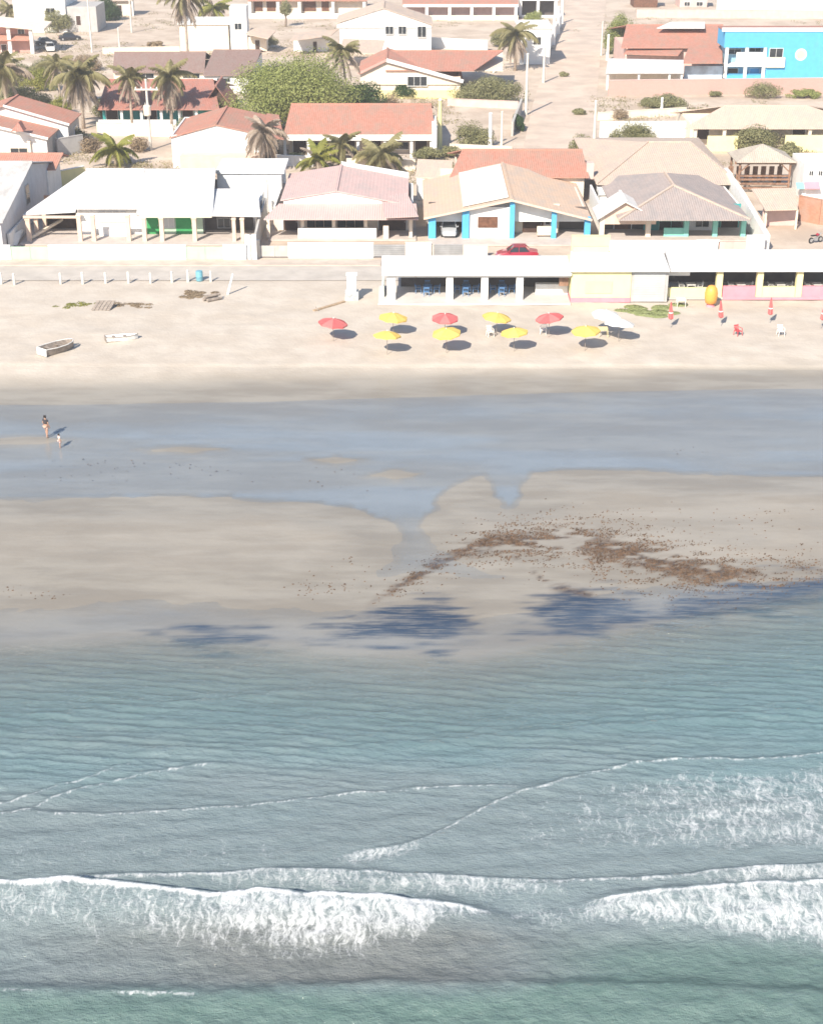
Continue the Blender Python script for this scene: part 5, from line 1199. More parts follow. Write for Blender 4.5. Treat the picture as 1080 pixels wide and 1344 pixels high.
for k_, (qx, qy, w_, h_, m_, lb) in enumerate(((30, 140, 9, 3.2, LEAF_OL, 'wide olive thicket under the palms at left'), (140, 152, 4.5, 2.6, LEAF_OL, 'olive bush between shaggy palm and slim palm'), (52, 118, 7, 3.4, PALM_Y, 'yellowish thicket behind full green palm'), (245, 178, 3.2, 2.4, LEAF_OL, 'olive bush between yard wall and white gable'), (560, 210, 4.0, 1.8, LEAF_OL, 'low bush at end of veranda beside white wall'), (386, 214, 3.0, 1.5, LEAF_OL, 'small bush below dry brown palm'), (530, 128, 4.0, 2.2, LEAF_DK, 'dark bush before cream house with stepped roofs'), (598, 118, 3.0, 2.0, LEAF_DK, 'dark bush at right corner of cream house'), (925, 152, 5.0, 1.2, LEAF_OL, 'low green bush between brick wall and pale roof'), (760, 150, 2.0, 0.9, LEAF_OL, 'weedy clump at right edge of dirt street'), (350, 62, 4.5, 2.6, LEAF_OL, 'olive bush behind big green tree by white hut'), (205, 60, 4, 1.0, LEAF_DRY, 'dry low bush on sandy lot'), (1035, 205, 3.2, 1.8, LEAF_OL, 'olive bush right of timber hut roof'), (18, 112, 8, 3.6, LEAF_OL, 'olive thicket behind the pillared house'), (62, 98, 6, 3.0, LEAF_OL, 'olive shrub below parked cars'), (112, 92, 6, 2.4, LEAF_DRY, 'dry brown shrub left of long dull brown house'), (96, 190, 4, 2.4, LEAF_OL, 'olive shrub beside bare grey side wall'), (300, 150, 4, 2.6, LEAF_DK, 'dark shrub between dark shed and big tree'), (430, 210, 3, 1.6, LEAF_OL, 'small olive shrub between young palms'), (478, 214, 3, 1.8, LEAF_DRY, 'brown shrub between two palms before veranda'), (740, 100, 1.6, .8, LEAF_OL, 'small weed clump on dirt street edge by white block'), (852, 138, 3, 1.2, LEAF_OL, 'weed clump left of rounded bush'))):
    tree('shrub', lb, 'bush', qx, qy, w_, h_, w_ * .7, m_, int(1100 * w_), 0.13, 60 + k_)
tree('shrub', 'low green shrub at foot of yellow post', 'bush', 588, 206, 3.0, 1.6, 2.5, LEAF_OL, 2600, 0.11, 26)
tree('shrub', 'mossy green climber on wall along left edge of street', 'bush', 680, 168, 1.6, 2.0, 8, LEAF_DK, 4500, 0.11, 27, trunk=False)

# ---- palms
def frond_mesh(name, L, a0, a1, m, leaf=0.55, n=20, droop=0.5, seed=0):
    r = np.random.default_rng(seed); K = 9
    pts = [np.zeros(3)]
    for k in range(K):
        a = math.radians(a0 + (a1 - a0) * (k / (K - 1)) ** 0.8); pts.append(pts[-1] + np.array([math.cos(a), 0, math.sin(a)]) * L / K)
    pts = np.array(pts); mb = MB()
    mb.tube(pts[::2], [0.05, 0.04, 0.03, 0.02, 0.01], 4)
    T = np.linspace(0, K, n * 2 + 4)[3:]
    for i, t in enumerate(T):
        k = min(int(t), K - 1); p = pts[k] + (pts[k + 1] - pts[k]) * (t - k); d = pts[k + 1] - pts[k]; d /= np.linalg.norm(d)
        u = t / K; ln = leaf * L * 0.36 * (math.sin(math.pi * min(1, 0.12 + 0.86 * u)) ** 0.6) * (0.8 + .4 * r.random())
        for s in (-1, 1):
            side = np.array([0, s, 0.0]); v = side * (0.9 - 0.3 * u) + d * 0.55 + np.array([0, 0, -droop * (0.6 + 0.7 * r.random())]); v /= np.linalg.norm(v)
            wv = d * 0.055 * L / 3
            tip = p + v * ln; tip[2] -= ln * droop * 0.35
            mb.add([p - wv, p + wv, p + v * ln * 0.6 + wv * 0.7, tip], [(0, 1, 2, 3)])
    me = bpy.data.meshes.new(name); me.from_pydata(mb.v, [], mb.f); me.update(); me.materials.append(m); return me
FR = {}
for key, m_ in (('g', PALM), ('y', PALM_Y), ('d', PALM_D)):
    FR[key] = [frond_mesh('frond', 3.0, 70, 0, m_, leaf=.7, n=24, seed=1), frond_mesh('frond', 3.4, 42, -58, m_, leaf=.7, n=24, droop=.7, seed=2), frond_mesh('frond', 3.2, 8, -78, m_, leaf=.7, n=24, droop=.8, seed=3), frond_mesh('frond', 3.0, -45, -86, m_, droop=0.8, seed=4)]
def palm(label, px, py, ptop, s0, kinds, skirt=0, n0=17, lean=0.0, seed=0, dry=0.25, wind=0.0):
    """kinds: colour key of the live fronds; skirt = number of dead hanging fronds; trunk runs from (px,py) up to row ptop"""
    s = s0 * 1.28; n = n0 + 5; r = random.Random(seed); base = np.array(G(px, py)); zt = Zof(ptop, base[1])
    o = thing('palm_tree', label, 'palm tree', base, 'palm trees among the houses')
    xt = lean
    pts = [(0, 0, -0.1), (xt * 0.25, 0.05, zt * 0.35), (xt * 0.6, 0.05, zt * 0.7), (xt, 0, zt)]
    mb = MB().tube(pts, [0.24 * s ** .5, 0.18 * s ** .5, 0.15 * s ** .5, 0.15 * s ** .5], 8)
    obj('trunk', mb.mesh('trunk', PALMBARK, smooth=True), o)
    tot = n + skirt
    for k in range(tot):
        if k < n:
            lvl = 0 if k < n * 0.3 else (1 if k < n * 0.7 else 2)
            key = kinds if r.random() > (dry if lvl == 2 else 0.04) else 'd'
            me = FR[key][lvl]
        else: me = FR['d'][3]
        f = obj('frond', me, o); f.location = (xt + r.uniform(-.05, .05), r.uniform(-.05, .05), zt - (0.0 if k < n else 0.15 + 0.5 * r.random()))
        az = k * 2.399 + r.uniform(-.3, .3)
        if wind: az = az + wind * math.sin(az) * -0.5
        sc_ = s * r.uniform(0.72, 1.15); f.rotation_euler = (r.uniform(-.3, .3), r.uniform(-.28, .22), az); f.scale = (sc_, sc_, sc_)
    return o
palm('full green palm at left end of palm row over shaded house', 10, 150, 92, 1.15, 'g', 4, 20, seed=1)
palm('palm partly hidden behind big shaggy palm', 80, 140, 85, 0.85, 'g', 3, 15, seed=2)
palm('big shaggy palm with wide skirt of dead fronds', 110, 168, 100, 1.15, 'g', 20, 18, seed=3)
palm('slim palm with narrow hanging skirt behind white wall', 174, 168, 103, 0.85, 'g', 12, 15, seed=4)
palm('palm with thick pale skirt beside utility pole', 226, 168, 102, 1.0, 'g', 18, 16, seed=5)
palm('small young yellow-green palm behind white corrugated roof', 152, 218, 198, 0.85, 'y', 4, 14, seed=6)
palm('tall palm with long brown dead skirt over brown roof', 248, 98, -8, 1.2, 'g', 26, 16, seed=7)
palm('tall slim wind-blown palm over big green tree', 457, 152, 70, 0.95, 'g', 6, 12, lean=-0.7, seed=8, dry=0.8)
palm('dry brown palm with shaggy trunk beside white gable wall', 347, 228, 172, 0.9, 'd', 16, 12, seed=9, dry=0.9)
palm('bright yellow-green young palm behind pink roof', 417, 228, 210, 0.8, 'y', 0, 15, seed=10, dry=0.1)
palm('dull leaning palm behind top of pink roof', 446, 216, 192, 0.85, 'g', 3, 13, seed=11, dry=0.5, lean=0.3)
palm('bushy palm before veranda of long red-roofed house', 502, 228, 206, 1.0, 'g', 2, 17, seed=12, dry=0.3)
palm('palm with grey dead skirt before white block by the street', 676, 92, 45, 1.1, 'g', 16, 15, seed=13)
palm('small palm at far left corner near pillared house', 15, 30, 14, 0.9, 'g', 2, 13, seed=14)
palm('small palm between white warehouse and pillared house', 40, 34, 18, 0.95, 'g', 2, 13, seed=15)
palm('low palm behind parked cars near pillared house', 62, 36, 24, 0.9, 'g', 2, 13, seed=16)
palm('yellowish palm beside white square tower', 282, 34, 12, 1.2, 'y', 3, 14, seed=17)

# ---- dry grass in the plots and along the street edges
r = np.random.default_rng(77); gp = []
while len(gp) < 2600:
    px_, py_ = r.uniform(-40, 1120), 5 + 235 * r.random() ** 0.7
    lo, hi = np.interp(py_, [0, 60, 140, 215], [744, 722, 698, 682]) + 4, np.interp(py_, [0, 60, 150, 215], [796, 789, 781, 784]) - 4
    if lo < px_ < hi and r.random() < 0.97: continue
    x_, y_, _ = G(px_, py_)
    v_ = fbm(np.array([x_ * 0.06]), np.array([y_ * 0.05]), 91, 3)[0]
    if v_ < 0.5 + 0.1 * r.random(): continue
    gp.append((x_, y_))
cl_ = [((x_, y_, .12), (r.uniform(.5, 1.5), r.uniform(.6, 1.8), r.uniform(.1, .3))) for x_, y_ in gp]
tag(obj('dry_grass', leaf_mesh('dry_grass', cl_, 40000, 0.13, mat_leaf('dry_grass_blade', (.22, .20, .10), (.40, .34, .20), .3), 5)), 'dry olive grass scattered over sandy plots between houses', 'grass', kind='stuff')

# ---- ground cover on the sand
def cover(name, label, px, py, w, d, m, n, seed):
    cl = []
    r = np.random.default_rng(seed); x, y, z = zg(px, py)
    for _ in range(16):
        q = r.standard_normal(2) * (0.33, 0.33); cl.append(((x + q[0] * w, y + q[1] * d, z + 0.02), (w * 0.16, d * 0.16, 0.10)))
    me = leaf_mesh(name, [((c[0][0] - x, c[0][1] - y, 0.02), c[1]) for c in cl], n, 0.08, m, seed, flat=1.5)
    o = obj(name, me, None, (x, y, z)); return tag(o, label, 'ground cover', kind='stuff')
cover('creeping_plant', 'green creeping plants on sand before grey shutter', 848, 406, 5.2, 3.4, mat_leaf('pale_creeper_leaf', (.26, .30, .11), (.42, .45, .22), .2), 15000, 31)
cover('creeping_plant', 'yellowish creeping plants on dry sand', 97, 400, 2.2, 1.6, PALM_Y, 700, 32)
cover('creeping_plant', 'dry brown creeping plants near old panel on sand', 172, 400, 2.6, 1.6, LEAF_DRY, 800, 33)
cover('dry_brush', 'dry brown brush on low sand mound', 252, 386, 2.4, 2.6, LEAF_DRY, 2200, 34)
# ------------------------------------------------------------------ poles and posts
def pole(name, label, px, py, ptop, r=0.16, m=POLEM, arm=False, box=False, cat='pole', cap=None):
    b = np.array(G(px, py)); zt = Zof(ptop, b[1])
    o = thing(name, label, cat, b)
    part(o, 'shaft', MB().tube([b - (0, 0, .2), b + (0, 0, zt)], [r * 1.25, r * 0.8], 8), m, smooth=False)
    part(o, 'top', MB().lathe(b + (0, 0, zt), [(r * .95, -0.12), (r, 0.0), (r * .5, 0.1)], 8), cap or m)
    if arm:
        part(o, 'crossarm', B(b[0] - 1.5, b[0] + 1.5, b[1] - .2, b[1] - .05, zt - 1.3, zt - 1.1), m)
        for q in (-1.35, -.6, .6, 1.35): part(o, 'insulator', MB().lathe((b[0] + q, b[1] - .12, zt - 1.1), [(0.06, 0), (0.09, .1), (0.05, .22)], 8), WHITE)
    if box:
        t = part(o, 'transformer', MB().lathe((b[0], b[1] - .55, zt - 4.4), [(0.42, 0), (0.48, .1), (0.48, 1.2), (0.3, 1.35)], 14), CREAM, smooth=False)
        for q in (-.2, .2): part(t, 'bushing', MB().lathe((b[0] + q, b[1] - .55, zt - 3.05), [(0.06, 0), (0.07, .12), (0.03, .3)], 8), GREYW)
        part(o, 'bracket', B(b[0] - .5, b[0] + .5, b[1] - .13, b[1] - .03, zt - 3.4, zt - 3.2), STEEL)
    return o
pole('utility_pole', 'concrete utility pole with crossarm and transformer beside shaggy palm', 198, 196, 104, 0.17, arm=True, box=True, cat='utility pole')
pole('street_pole', 'slim pale pole on sandy lot before white warehouse', 121, 68, -12, 0.16)
pole('street_pole', 'pale pole standing by white shed on sandy lot', 173, 42, -10, 0.16)
pole('street_pole', 'short pale post on sandy lot near compound wall', 157, 62, 36, 0.14)
pole('street_pole', 'tall pale street pole beside mossy wall and hedge', 690, 150, 70, 0.20)
pole('street_pole', 'shorter pale pole before white block beside the street', 713, 108, 62, 0.20)
pole('gate_post', 'slim yellow post with white top right of long red roof', 577, 192, 130, 0.26, YELLOW, cap=WHITE)
pole('gate_post', 'tapering white gate post on tile-strewn plot', 643, 192, 148, 0.24, WHITE)
pole('gate_post', 'thin cream post right of white gate post on plot', 658, 190, 146, 0.15, CREAM)
pole('street_pole', 'tall pale pole at right edge of street above red roof', 778, 214, 132, 0.18)
pole('street_pole', 'white pole before upright leafy tree beside street', 797, 78, 45, 0.24, WHITE)
pole('street_pole', 'pale thin pole by far wall at right of street', 789, 72, 28, 0.15)
for a, b_, c_ in ((729, 58, 'nearest white block'), (735, 44, 'midway along white street wall'), (740, 30, 'at far end of white street wall')):
    pole('wall_post', 'white square wall post ' + c_, a - 3, b_, b_ - 36, 0.3, WHITE, cat='post')
pole('gate_post', 'small white post on weedy plot beside rounded bush', 868, 146, 128, 0.2, WHITE)

# ------------------------------------------------------------------ beach posts
P0 = None
for k, (px, py) in enumerate(((19, 373), (80, 372), (109, 372), (139, 371), (169, 371), (198, 371), (226, 370), (247, 369), (277, 369), (2, 372))):
    if P0 is None:
        P0 = thing('beach_post', 'white concrete post in the row along beach road', 'post', G(px, py, 0), 'white posts along the beach road')
        l = G(px, py, 0); part(P0, 'shaft', MB().lathe(l, [(0.14, -0.3), (0.13, 0.0), (0.115, 0.95)], 10), POLEM, True); part(P0, 'cap', MB().lathe(l, [(0.13, 0.952), (0.13, 1.02), (0.06, 1.08)], 10), POLEM)
    else: place(copy_tree(P0), G(px, py, 0), 0, 0.92 + 0.16 * ((k * 7) % 5) / 5)
o = thing('beach_post', 'leaning white post with sagging rope beside dry brush', 'post', G(299, 388, 0))
l = np.array(zg(299, 386)); part(o, 'shaft', MB().tube([l - (0.05, 0, .2), l + (0.5, 0.3, 1.75)], [0.12, 0.09], 8), WHITE); part(o, 'cap', MB().tube([l + (0.5, 0.3, 1.752), l + (0.53, 0.32, 1.86)], [0.11, 0.05], 8), WHITE)

# ------------------------------------------------------------------ parasols
def parasol_canopy(R, hgt, n=8):
    mb = MB(); vs = [(0, 0, hgt)]; fs = []
    for ring, (rr, zz) in enumerate(((R * .35, hgt * .78), (R * .7, hgt * .42), (R, 0), (R * 1.0, -0.14))):
        for k in range(n * 2):
            t = math.pi * k / n; c = 1.0 if k % 2 == 0 else (0.95 if ring < 3 else 0.955)
            z = zz + (0 if k % 2 == 0 else (-0.02 if ring < 3 else 0.04)); vs.append((rr * c * math.cos(t), rr * c * math.sin(t), z))
    N = n * 2
    for k in range(N): fs.append((0, 1 + k, 1 + (k + 1) % N))
    for ring in range(3):
        a = 1 + ring * N; b = a + N
        for k in range(N): fs.append((a + k, b + k, b + (k + 1) % N, a + (k + 1) % N))
    mb.add(vs, fs); return mb
def mat_cloth(name, c1, c2=None):
    if name in MATS: return MATS[name]
    m, nt, out = _nt(name)
    tc = nd(nt, 'ShaderNodeTexCoord').outputs['Object']; sp = nd(nt, 'ShaderNodeSeparateXYZ'); nt.links.new(tc, sp.inputs[0])
    ang = math_n(nt, 'ARCTAN2', sp.outputs[1], sp.outputs[0]); seg = math_n(nt, 'FLOOR', math_n(nt, 'MULTIPLY', math_n(nt, 'ADD', ang, math.pi), 4 / math.pi))
    alt = math_n(nt, 'MODULO', seg, 2.0)
    c = mixc(nt, maprange(nt, alt, 0.4, 0.6), c1, c2 or mul(c1, 0.86))
    c = mixc(nt, maprange(nt, noise_n(nt, tc, 2.0, 5), 0.45, 0.75, 0, .3), c, mul(c1, 1.25))
    d = nd(nt, 'ShaderNodeBsdfDiffuse'); nt.links.new(c, d.inputs[0]); t = nd(nt, 'ShaderNodeBsdfTranslucent'); nt.links.new(c, t.inputs[0])
    mx = nd(nt, 'ShaderNodeMixShader'); mx.inputs[0].default_value = 0.04; nt.links.new(d.outputs[0], mx.inputs[1]); nt.links.new(t.outputs[0], mx.inputs[2]); nt.links.new(mx.outputs[0], out.inputs[0])
    MATS[name] = m; return m
CL = {'red': mat_cloth('red_cloth', (0.60, 0.13, 0.13), (0.64, 0.19, 0.18)), 'yellow': mat_cloth('yellow_cloth', (0.78, 0.55, 0.15)), 'white': mat_cloth('white_cloth', (0.78, 0.76, 0.72))}
can = parasol_canopy(1.16, 0.36)
def parasol(col, label, px, py, rz=0.0, hz=1.72, group=None, s=1.0, tilt=(0, 0)):
    """px, py = middle of the canopy in the photograph"""
    loc = np.array(G(px, py - 2, hz + 0.15)); loc[2] = 0
    loc[2] = float(ground_z(np.array([loc[0]]), np.array([loc[1]]))[0][0])
    o = thing('beach_parasol', label, 'parasol', loc, group or 'open beach parasols on the sand')
    p_ = obj('pole', MB().tube([(0, 0, -.25), (0, 0, hz + .36)], [0.02, 0.018], 8).mesh('pole', OLDWOOD), o)
    c = obj('canopy', can.mesh('canopy', CL[col]), o, (0, 0, hz)); c.scale = (s, s, s); c.rotation_euler = (tilt[0], tilt[1], rz)
    obj('finial', MB().lathe((0, 0, 0), [(.03, .34), (.04, .40), (.01, .46)], 8).mesh('finial', WHITE), c)
    for k in range(8):
        t = math.pi * k / 4; obj('rib', MB().bar((.03 * math.cos(t), .03 * math.sin(t), .31), (1.05 * math.cos(t), 1.05 * math.sin(t), -.02), .015, .015).mesh('rib', STEEL), c)
    return o
for i, (col, lab, px, py) in enumerate((
    ('red', 'open red parasol standing apart, nearest the white cabinet', 437, 422), ('red', 'open red parasol between two yellow ones before second open bay', 584, 417), ('red', 'open red parasol beside white plastic chair before the counter', 721, 416),
    ('yellow', 'open yellow parasol nearest the first open bay of bar', 516, 416), ('yellow', 'open yellow parasol seaward of another yellow one, next to red one standing apart', 508, 438), ('yellow', 'open yellow parasol just seaward of middle red parasol', 586, 436),
    ('yellow', 'open yellow parasol close to bar with white chair on seaward side', 652, 414), ('yellow', 'open yellow parasol with white plastic chair at its left', 675, 435), ('yellow', 'open yellow parasol before yellow kiosk with cream table', 769, 433),
    ('white', 'open white parasol with cast shadow before yellow kiosk', 813, 423), ('white', 'open white parasol close behind another white one', 795, 412))):
    parasol(col, lab, px, py, i * 0.37, 1.6 + 0.06 * (i % 3), tilt=(0.12 * math.sin(i * 2.3), 0.12 * math.cos(i * 1.7)), s=(1.06, 0.98, 1.02)[i % 3] * (1.0 if col != 'white' else 1.05))
def folded(label, px, py, tilt, col='red'):
    loc = zg(px, py); o = thing('folded_parasol', label, 'parasol', loc, 'folded red parasols before the counters')
    a = math.radians(tilt); t = np.array([math.sin(a), 0, math.cos(a)])
    obj('pole', MB().tube([-t * .2, t * 2.3], .024, 8).mesh('pole', STEEL), o)
    mb = MB(); rings = [(.75, .07), (.85, .24), (1.3, .21), (1.8, .13), (2.3, .04)]; vs = []; fs = []; N = 12
    for hh, rr in rings:
        for k in range(N): th = 2 * math.pi * k / N; q = rr * (1.0 if k % 2 else .65); vs.append(t * hh + np.array([q * math.cos(th), q * math.sin(th), 0]))
    for i in range(len(rings) - 1):
        for k in range(N): fs.append((i * N + k, i * N + (k + 1) % N, (i + 1) * N + (k + 1) % N, (i + 1) * N + k))
    mb.add(vs, fs); obj('folded_canopy', mb.mesh('folded_canopy', CL[col]), o); obj('tie', MB().tube([t * 1.32, t * 1.4], .20, 10).mesh('tie', WHITE), o)
folded('folded red parasol on sand beside green creeping plants', 880, 430, -3)
folded('folded red parasol beside orange inflatable', 946, 428, -5)
folded('folded red parasol behind white plastic chair', 1010, 424, -2)
folded('folded red parasol at far right before pink counter', 1077, 431, 4)

# ------------------------------------------------------------------ plastic chairs, tables
def plastic(name, col): return mat(name, col, rough=0.45, var=0.05, bump=0, spec=0.4)
PW, PR, PB, PC = plastic('white_plastic', (0.78, 0.76, 0.71)), plastic('red_plastic', (0.60, 0.07, 0.08)), plastic('blue_plastic', (0.10, 0.22, 0.42)), plastic('cream_plastic', (0.75, 0.64, 0.36))
def chair(label, loc, rz, m, group, name='plastic_chair'):
    o = thing(name, label, 'chair', loc, group); o.rotation_euler = (0, 0, rz)
    obj('seat', MB().prism([(-.24, -.24, .43), (.24, -.24, .43), (.22, .22, .41), (-.22, .22, .41)], (0, 0, -.03)).mesh('seat', m), o)
    bk = MB()
    for k in range(5): x = -.18 + .09 * k; bk.bar((x, .2, .45), (x * 1.05, .30, .82), .055, .02)
    bk.bar((-.24, .30, .82), (.24, .30, .82), .03, .1); bk.bar((-.23, .2, .46), (.23, .2, .46), .03, .05)
    obj('backrest', bk.mesh('backrest', m), o)
    for sx_ in (-1, 1):
        for sy_, yy_ in ((-1, -.24), (1, .21)): obj('leg', MB().tube([(sx_ * .26, yy_ * 1.15, 0), (sx_ * .22, yy_, .43)], [.022, .035], 6).mesh('leg', m), o)
        obj('armrest', MB().bar((sx_ * .25, -.22, .64), (sx_ * .25, .27, .66), .05, .03).bar((sx_ * .25, -.22, .42), (sx_ * .25, -.21, .63), .045, .04).mesh('armrest', m), o)
    return o
def table(label, loc, m, group=None):
    o = thing('plastic_table', label, 'table', loc, group)
    obj('table_top', MB().prism([(-.4, -.4, .72), (.4, -.4, .72), (.4, .4, .72), (-.4, .4, .72)], (0, 0, -.035)).mesh('table_top', m), o)
    obj('apron', MB().box(-.36, .36, -.36, -.34, .62, .684).box(-.36, .36, .34, .36, .62, .684).box(-.36, -.34, -.339, .339, .62, .684).box(.34, .36, -.339, .339, .62, .684).mesh('apron', m), o)
    for a in (-1, 1):
        for b_ in (-1, 1): obj('leg', MB().tube([(a * .38, b_ * .38, 0), (a * .34, b_ * .34, .62)], [.022, .035], 6).mesh('leg', m), o)
    return o
chair('white plastic chair seaward of yellow parasol, facing the sea', zg(643, 441), 0.3, PW, None); chair('white plastic chair beside red parasol before the counter', zg(713, 438), -0.2, PW, None)
chair('white plastic chair on open sand before pink counter', zg(1024, 440), 0.15, PW, None); chair('red plastic chair on open sand near folded parasols', zg(968, 440), 0.5, PR, None)
table('cream plastic table right of yellow parasol by the kiosk', zg(791, 441), PC)
table('small white plastic table before cream counter', zg(893, 402), PW)
for i, px in enumerate((561, 612, 659)):
    nm = ('first open bay beside entrance wall', 'middle open bay', 'third open bay next to counter')[i]
    lx, ly = X(px, YR + 2.4, .5), YR + 2.2
    table('blue plastic table inside ' + nm, (lx, ly, .16), PB)
    for j, (dx, dy, rz) in enumerate(((-.85, 0, math.pi / 2), (.85, 0, -math.pi / 2), (0, .85, 0), (-.1, -.85, math.pi))):
        chair(('blue plastic chair at an end of the table inside ', 'blue plastic chair at an end of the table inside ', 'blue plastic chair behind the table inside ', 'blue plastic chair on beach side of table inside ')[j] + nm, (lx + dx, ly + dy, .16), rz, PB, ('blue chairs at the table ends inside ' + nm) if j < 2 else None)
for i, px in enumerate((905, 970, 1022, 1070)):
    nm = ('cream counter nearest kiosk', 'pink counter', 'cream counter between pink ones', 'far pink counter')[i]
    lx, ly = X(px, YW + 2.4, .5), YW + 1.9
    table('white plastic table behind ' + nm, (lx, ly, .16), PW)
    for dx, dy, rz in ((-.85, 0, math.pi / 2), (.85, .1, -math.pi / 2)): chair('white plastic chair at table behind ' + nm, (lx + dx, ly + dy, .16), rz, PW, 'chairs at table behind ' + nm)
# orange inflatable + stand
o = thing('orange_inflatable', 'rounded orange inflatable standing before cream counter', 'inflatable', zg(932, 402))
l = np.array(zg(932, 402)); part(o, 'body', MB().lathe(l + (0, 0, .25), [(.25, 0), (.48, .12), (.56, .5), (.58, 1.0), (.5, 1.4), (.3, 1.65), (.08, 1.72)], 20), plastic('orange_plastic', (0.80, 0.36, 0.07)), True)
part(o, 'stand', MB().lathe(l, [(.4, 0), (.38, .1), (.2, .24)], 14), PINKP)

# ------------------------------------------------------------------ things left on the sand
def boat(label, px, py, L, W, D, rz, m, m2, broken=False):
    o = thing('wooden_boat', label, 'boat', zg(px, py)); o.rotation_euler = (0, 0.04, rz)
    st = [(-.5, .78), (-.2, 1.0), (.15, .95), (.38, .6), (.5, .12)]
    mb = MB(); vs = []; fs = []
    for s, w in st:
        x = s * L; hw = W / 2 * w; b_ = 0.02 + .10 * max(0, s - .2) * 2; t = D * (1 + .3 * max(0, s))
        vs += [(x, -hw, t), (x, -hw * .7, b_), (x, hw * .7, b_), (x, hw, t), (x, hw - .05, t), (x, hw * .7 - .04, b_ + .05), (x, -hw * .7 + .04, b_ + .05), (x, -hw + .05, t)]
    for i in range(len(st) - 1):
        for k in range(8): a = i * 8; fs.append((a + k, a + (k + 1) % 8, a + 8 + (k + 1) % 8, a + 8 + k))
    fs += [tuple(range(8)), tuple(range((len(st) - 1) * 8 + 7, (len(st) - 1) * 8 - 1, -1))]
    obj('hull', mb.add(vs, fs).mesh('hull', m), o)
    obj('transom', MB().box(-.5 * L - .05, -.5 * L - .002, -W * .39, W * .39, .04, D + .04).mesh('transom', m2), o)
    for s in (-.25, .1): obj('thwart', MB().box(s * L - .12, s * L + .12, -W * .44, W * .44, D * .72, D * .72 + .04).mesh('thwart', OLDWOOD), o)
    for q in (-1, 1): obj('gunwale', MB().tube([(s * L, q * W / 2 * w, D * (1 + .3 * max(0, s)) + .01) for s, w in st], .035, 5).mesh('gunwale', m2), o)
    return o
boat('old grey wooden boat with white stern lying on the sand', 76, 461, 3.2, 1.5, .6, 0.9, OLDWOOD, WHITE)
boat('smaller white weathered boat lying beside old grey boat', 160, 446, 2.7, .95, .4, .35, WHITE, OLDWOOD)
o = thing('old_panel', 'weathered wooden panel propped on the sand', 'panel', zg(133, 406)); l = np.array(zg(133, 406))
for k in range(5): part(o, 'plank', MB().bar(l + (-.7 + .34 * k, -.3, .04), l + (-.35 + .34 * k, .9, .55), .31, .05), OLDWOOD)
part(o, 'prop', MB().bar(l + (.95, .8, 0), l + (.95, .75, .52), .1, .1), OLDWOOD)
o = thing('log_pile', 'grey weathered logs beside dry brush on sand mound', 'logs', zg(277, 395)); l = np.array(zg(277, 395))
for k, (a, b_) in enumerate((((-.7, 0, .16), (.5, .8, .2)), ((-.3, -.3, .15), (.9, .5, .18)), ((-.5, -.1, .42), (.75, .75, .45)))): part(o, 'log', MB().tube([l + a, l + b_], [.17, .13], 8), OLDWOOD)
o = thing('water_barrel', 'blue plastic barrel between white posts', 'barrel', G(262, 368)); l = np.array(G(262, 368)) - (0, 0, .02)
part(o, 'body', MB().lathe(l, [(.3, 0), (.34, .1), (.33, .4), (.35, .43), (.33, .46), (.34, .82), (.3, .9)], 16), plastic('teal_plastic', (0.16, 0.38, 0.46)), True); part(o, 'lid', MB().lathe(l, [(.31, .902), (.31, .96), (.2, .98)], 16), plastic('teal_plastic', (0.16, 0.38, 0.46)))
o = thing('white_cabinet', 'tall white cabinet on grey base standing alone on sand', 'cabinet', zg(462, 392)); l = np.array(zg(462, 392))
part(o, 'base', B(l[0] - .6, l[0] + .6, l[1] - .5, l[1] + .5, l[2] - .1, l[2] + .75), mat('mottled_grey', (.48, .50, .50), var=.3, scale=4)); bd = part(o, 'body', B(l[0] - .42, l[0] + .42, l[1] - .38, l[1] + .38, l[2] + .752, l[2] + 2.3), WHITE)
part(bd, 'door_panel', B(l[0] - .36, l[0] + .36, l[1] - .42, l[1] - .383, l[2] + .85, l[2] + 2.2), PW); part(o, 'roof', B(l[0] - .5, l[0] + .5, l[1] - .46, l[1] + .46, l[2] + 2.302, l[2] + 2.36), WHITE)
o = thing('driftwood', 'long brown driftwood plank lying on sand by white cabinet', 'driftwood', zg(430, 402)); a_, b_ = np.array(zg(412, 408)), np.array(zg(452, 396))
part(o, 'plank', MB().bar(a_ + (0, 0, .05), b_ + (0, 0, .06), .32, .09), mat('tan_wood', (.40, .29, .19), var=.2, scale=3)); part(o, 'branch_stub', MB().tube([a_ + (.4, 0, .08), a_ + (.1, .5, .25)], [.06, .03], 6), OLDWOOD)

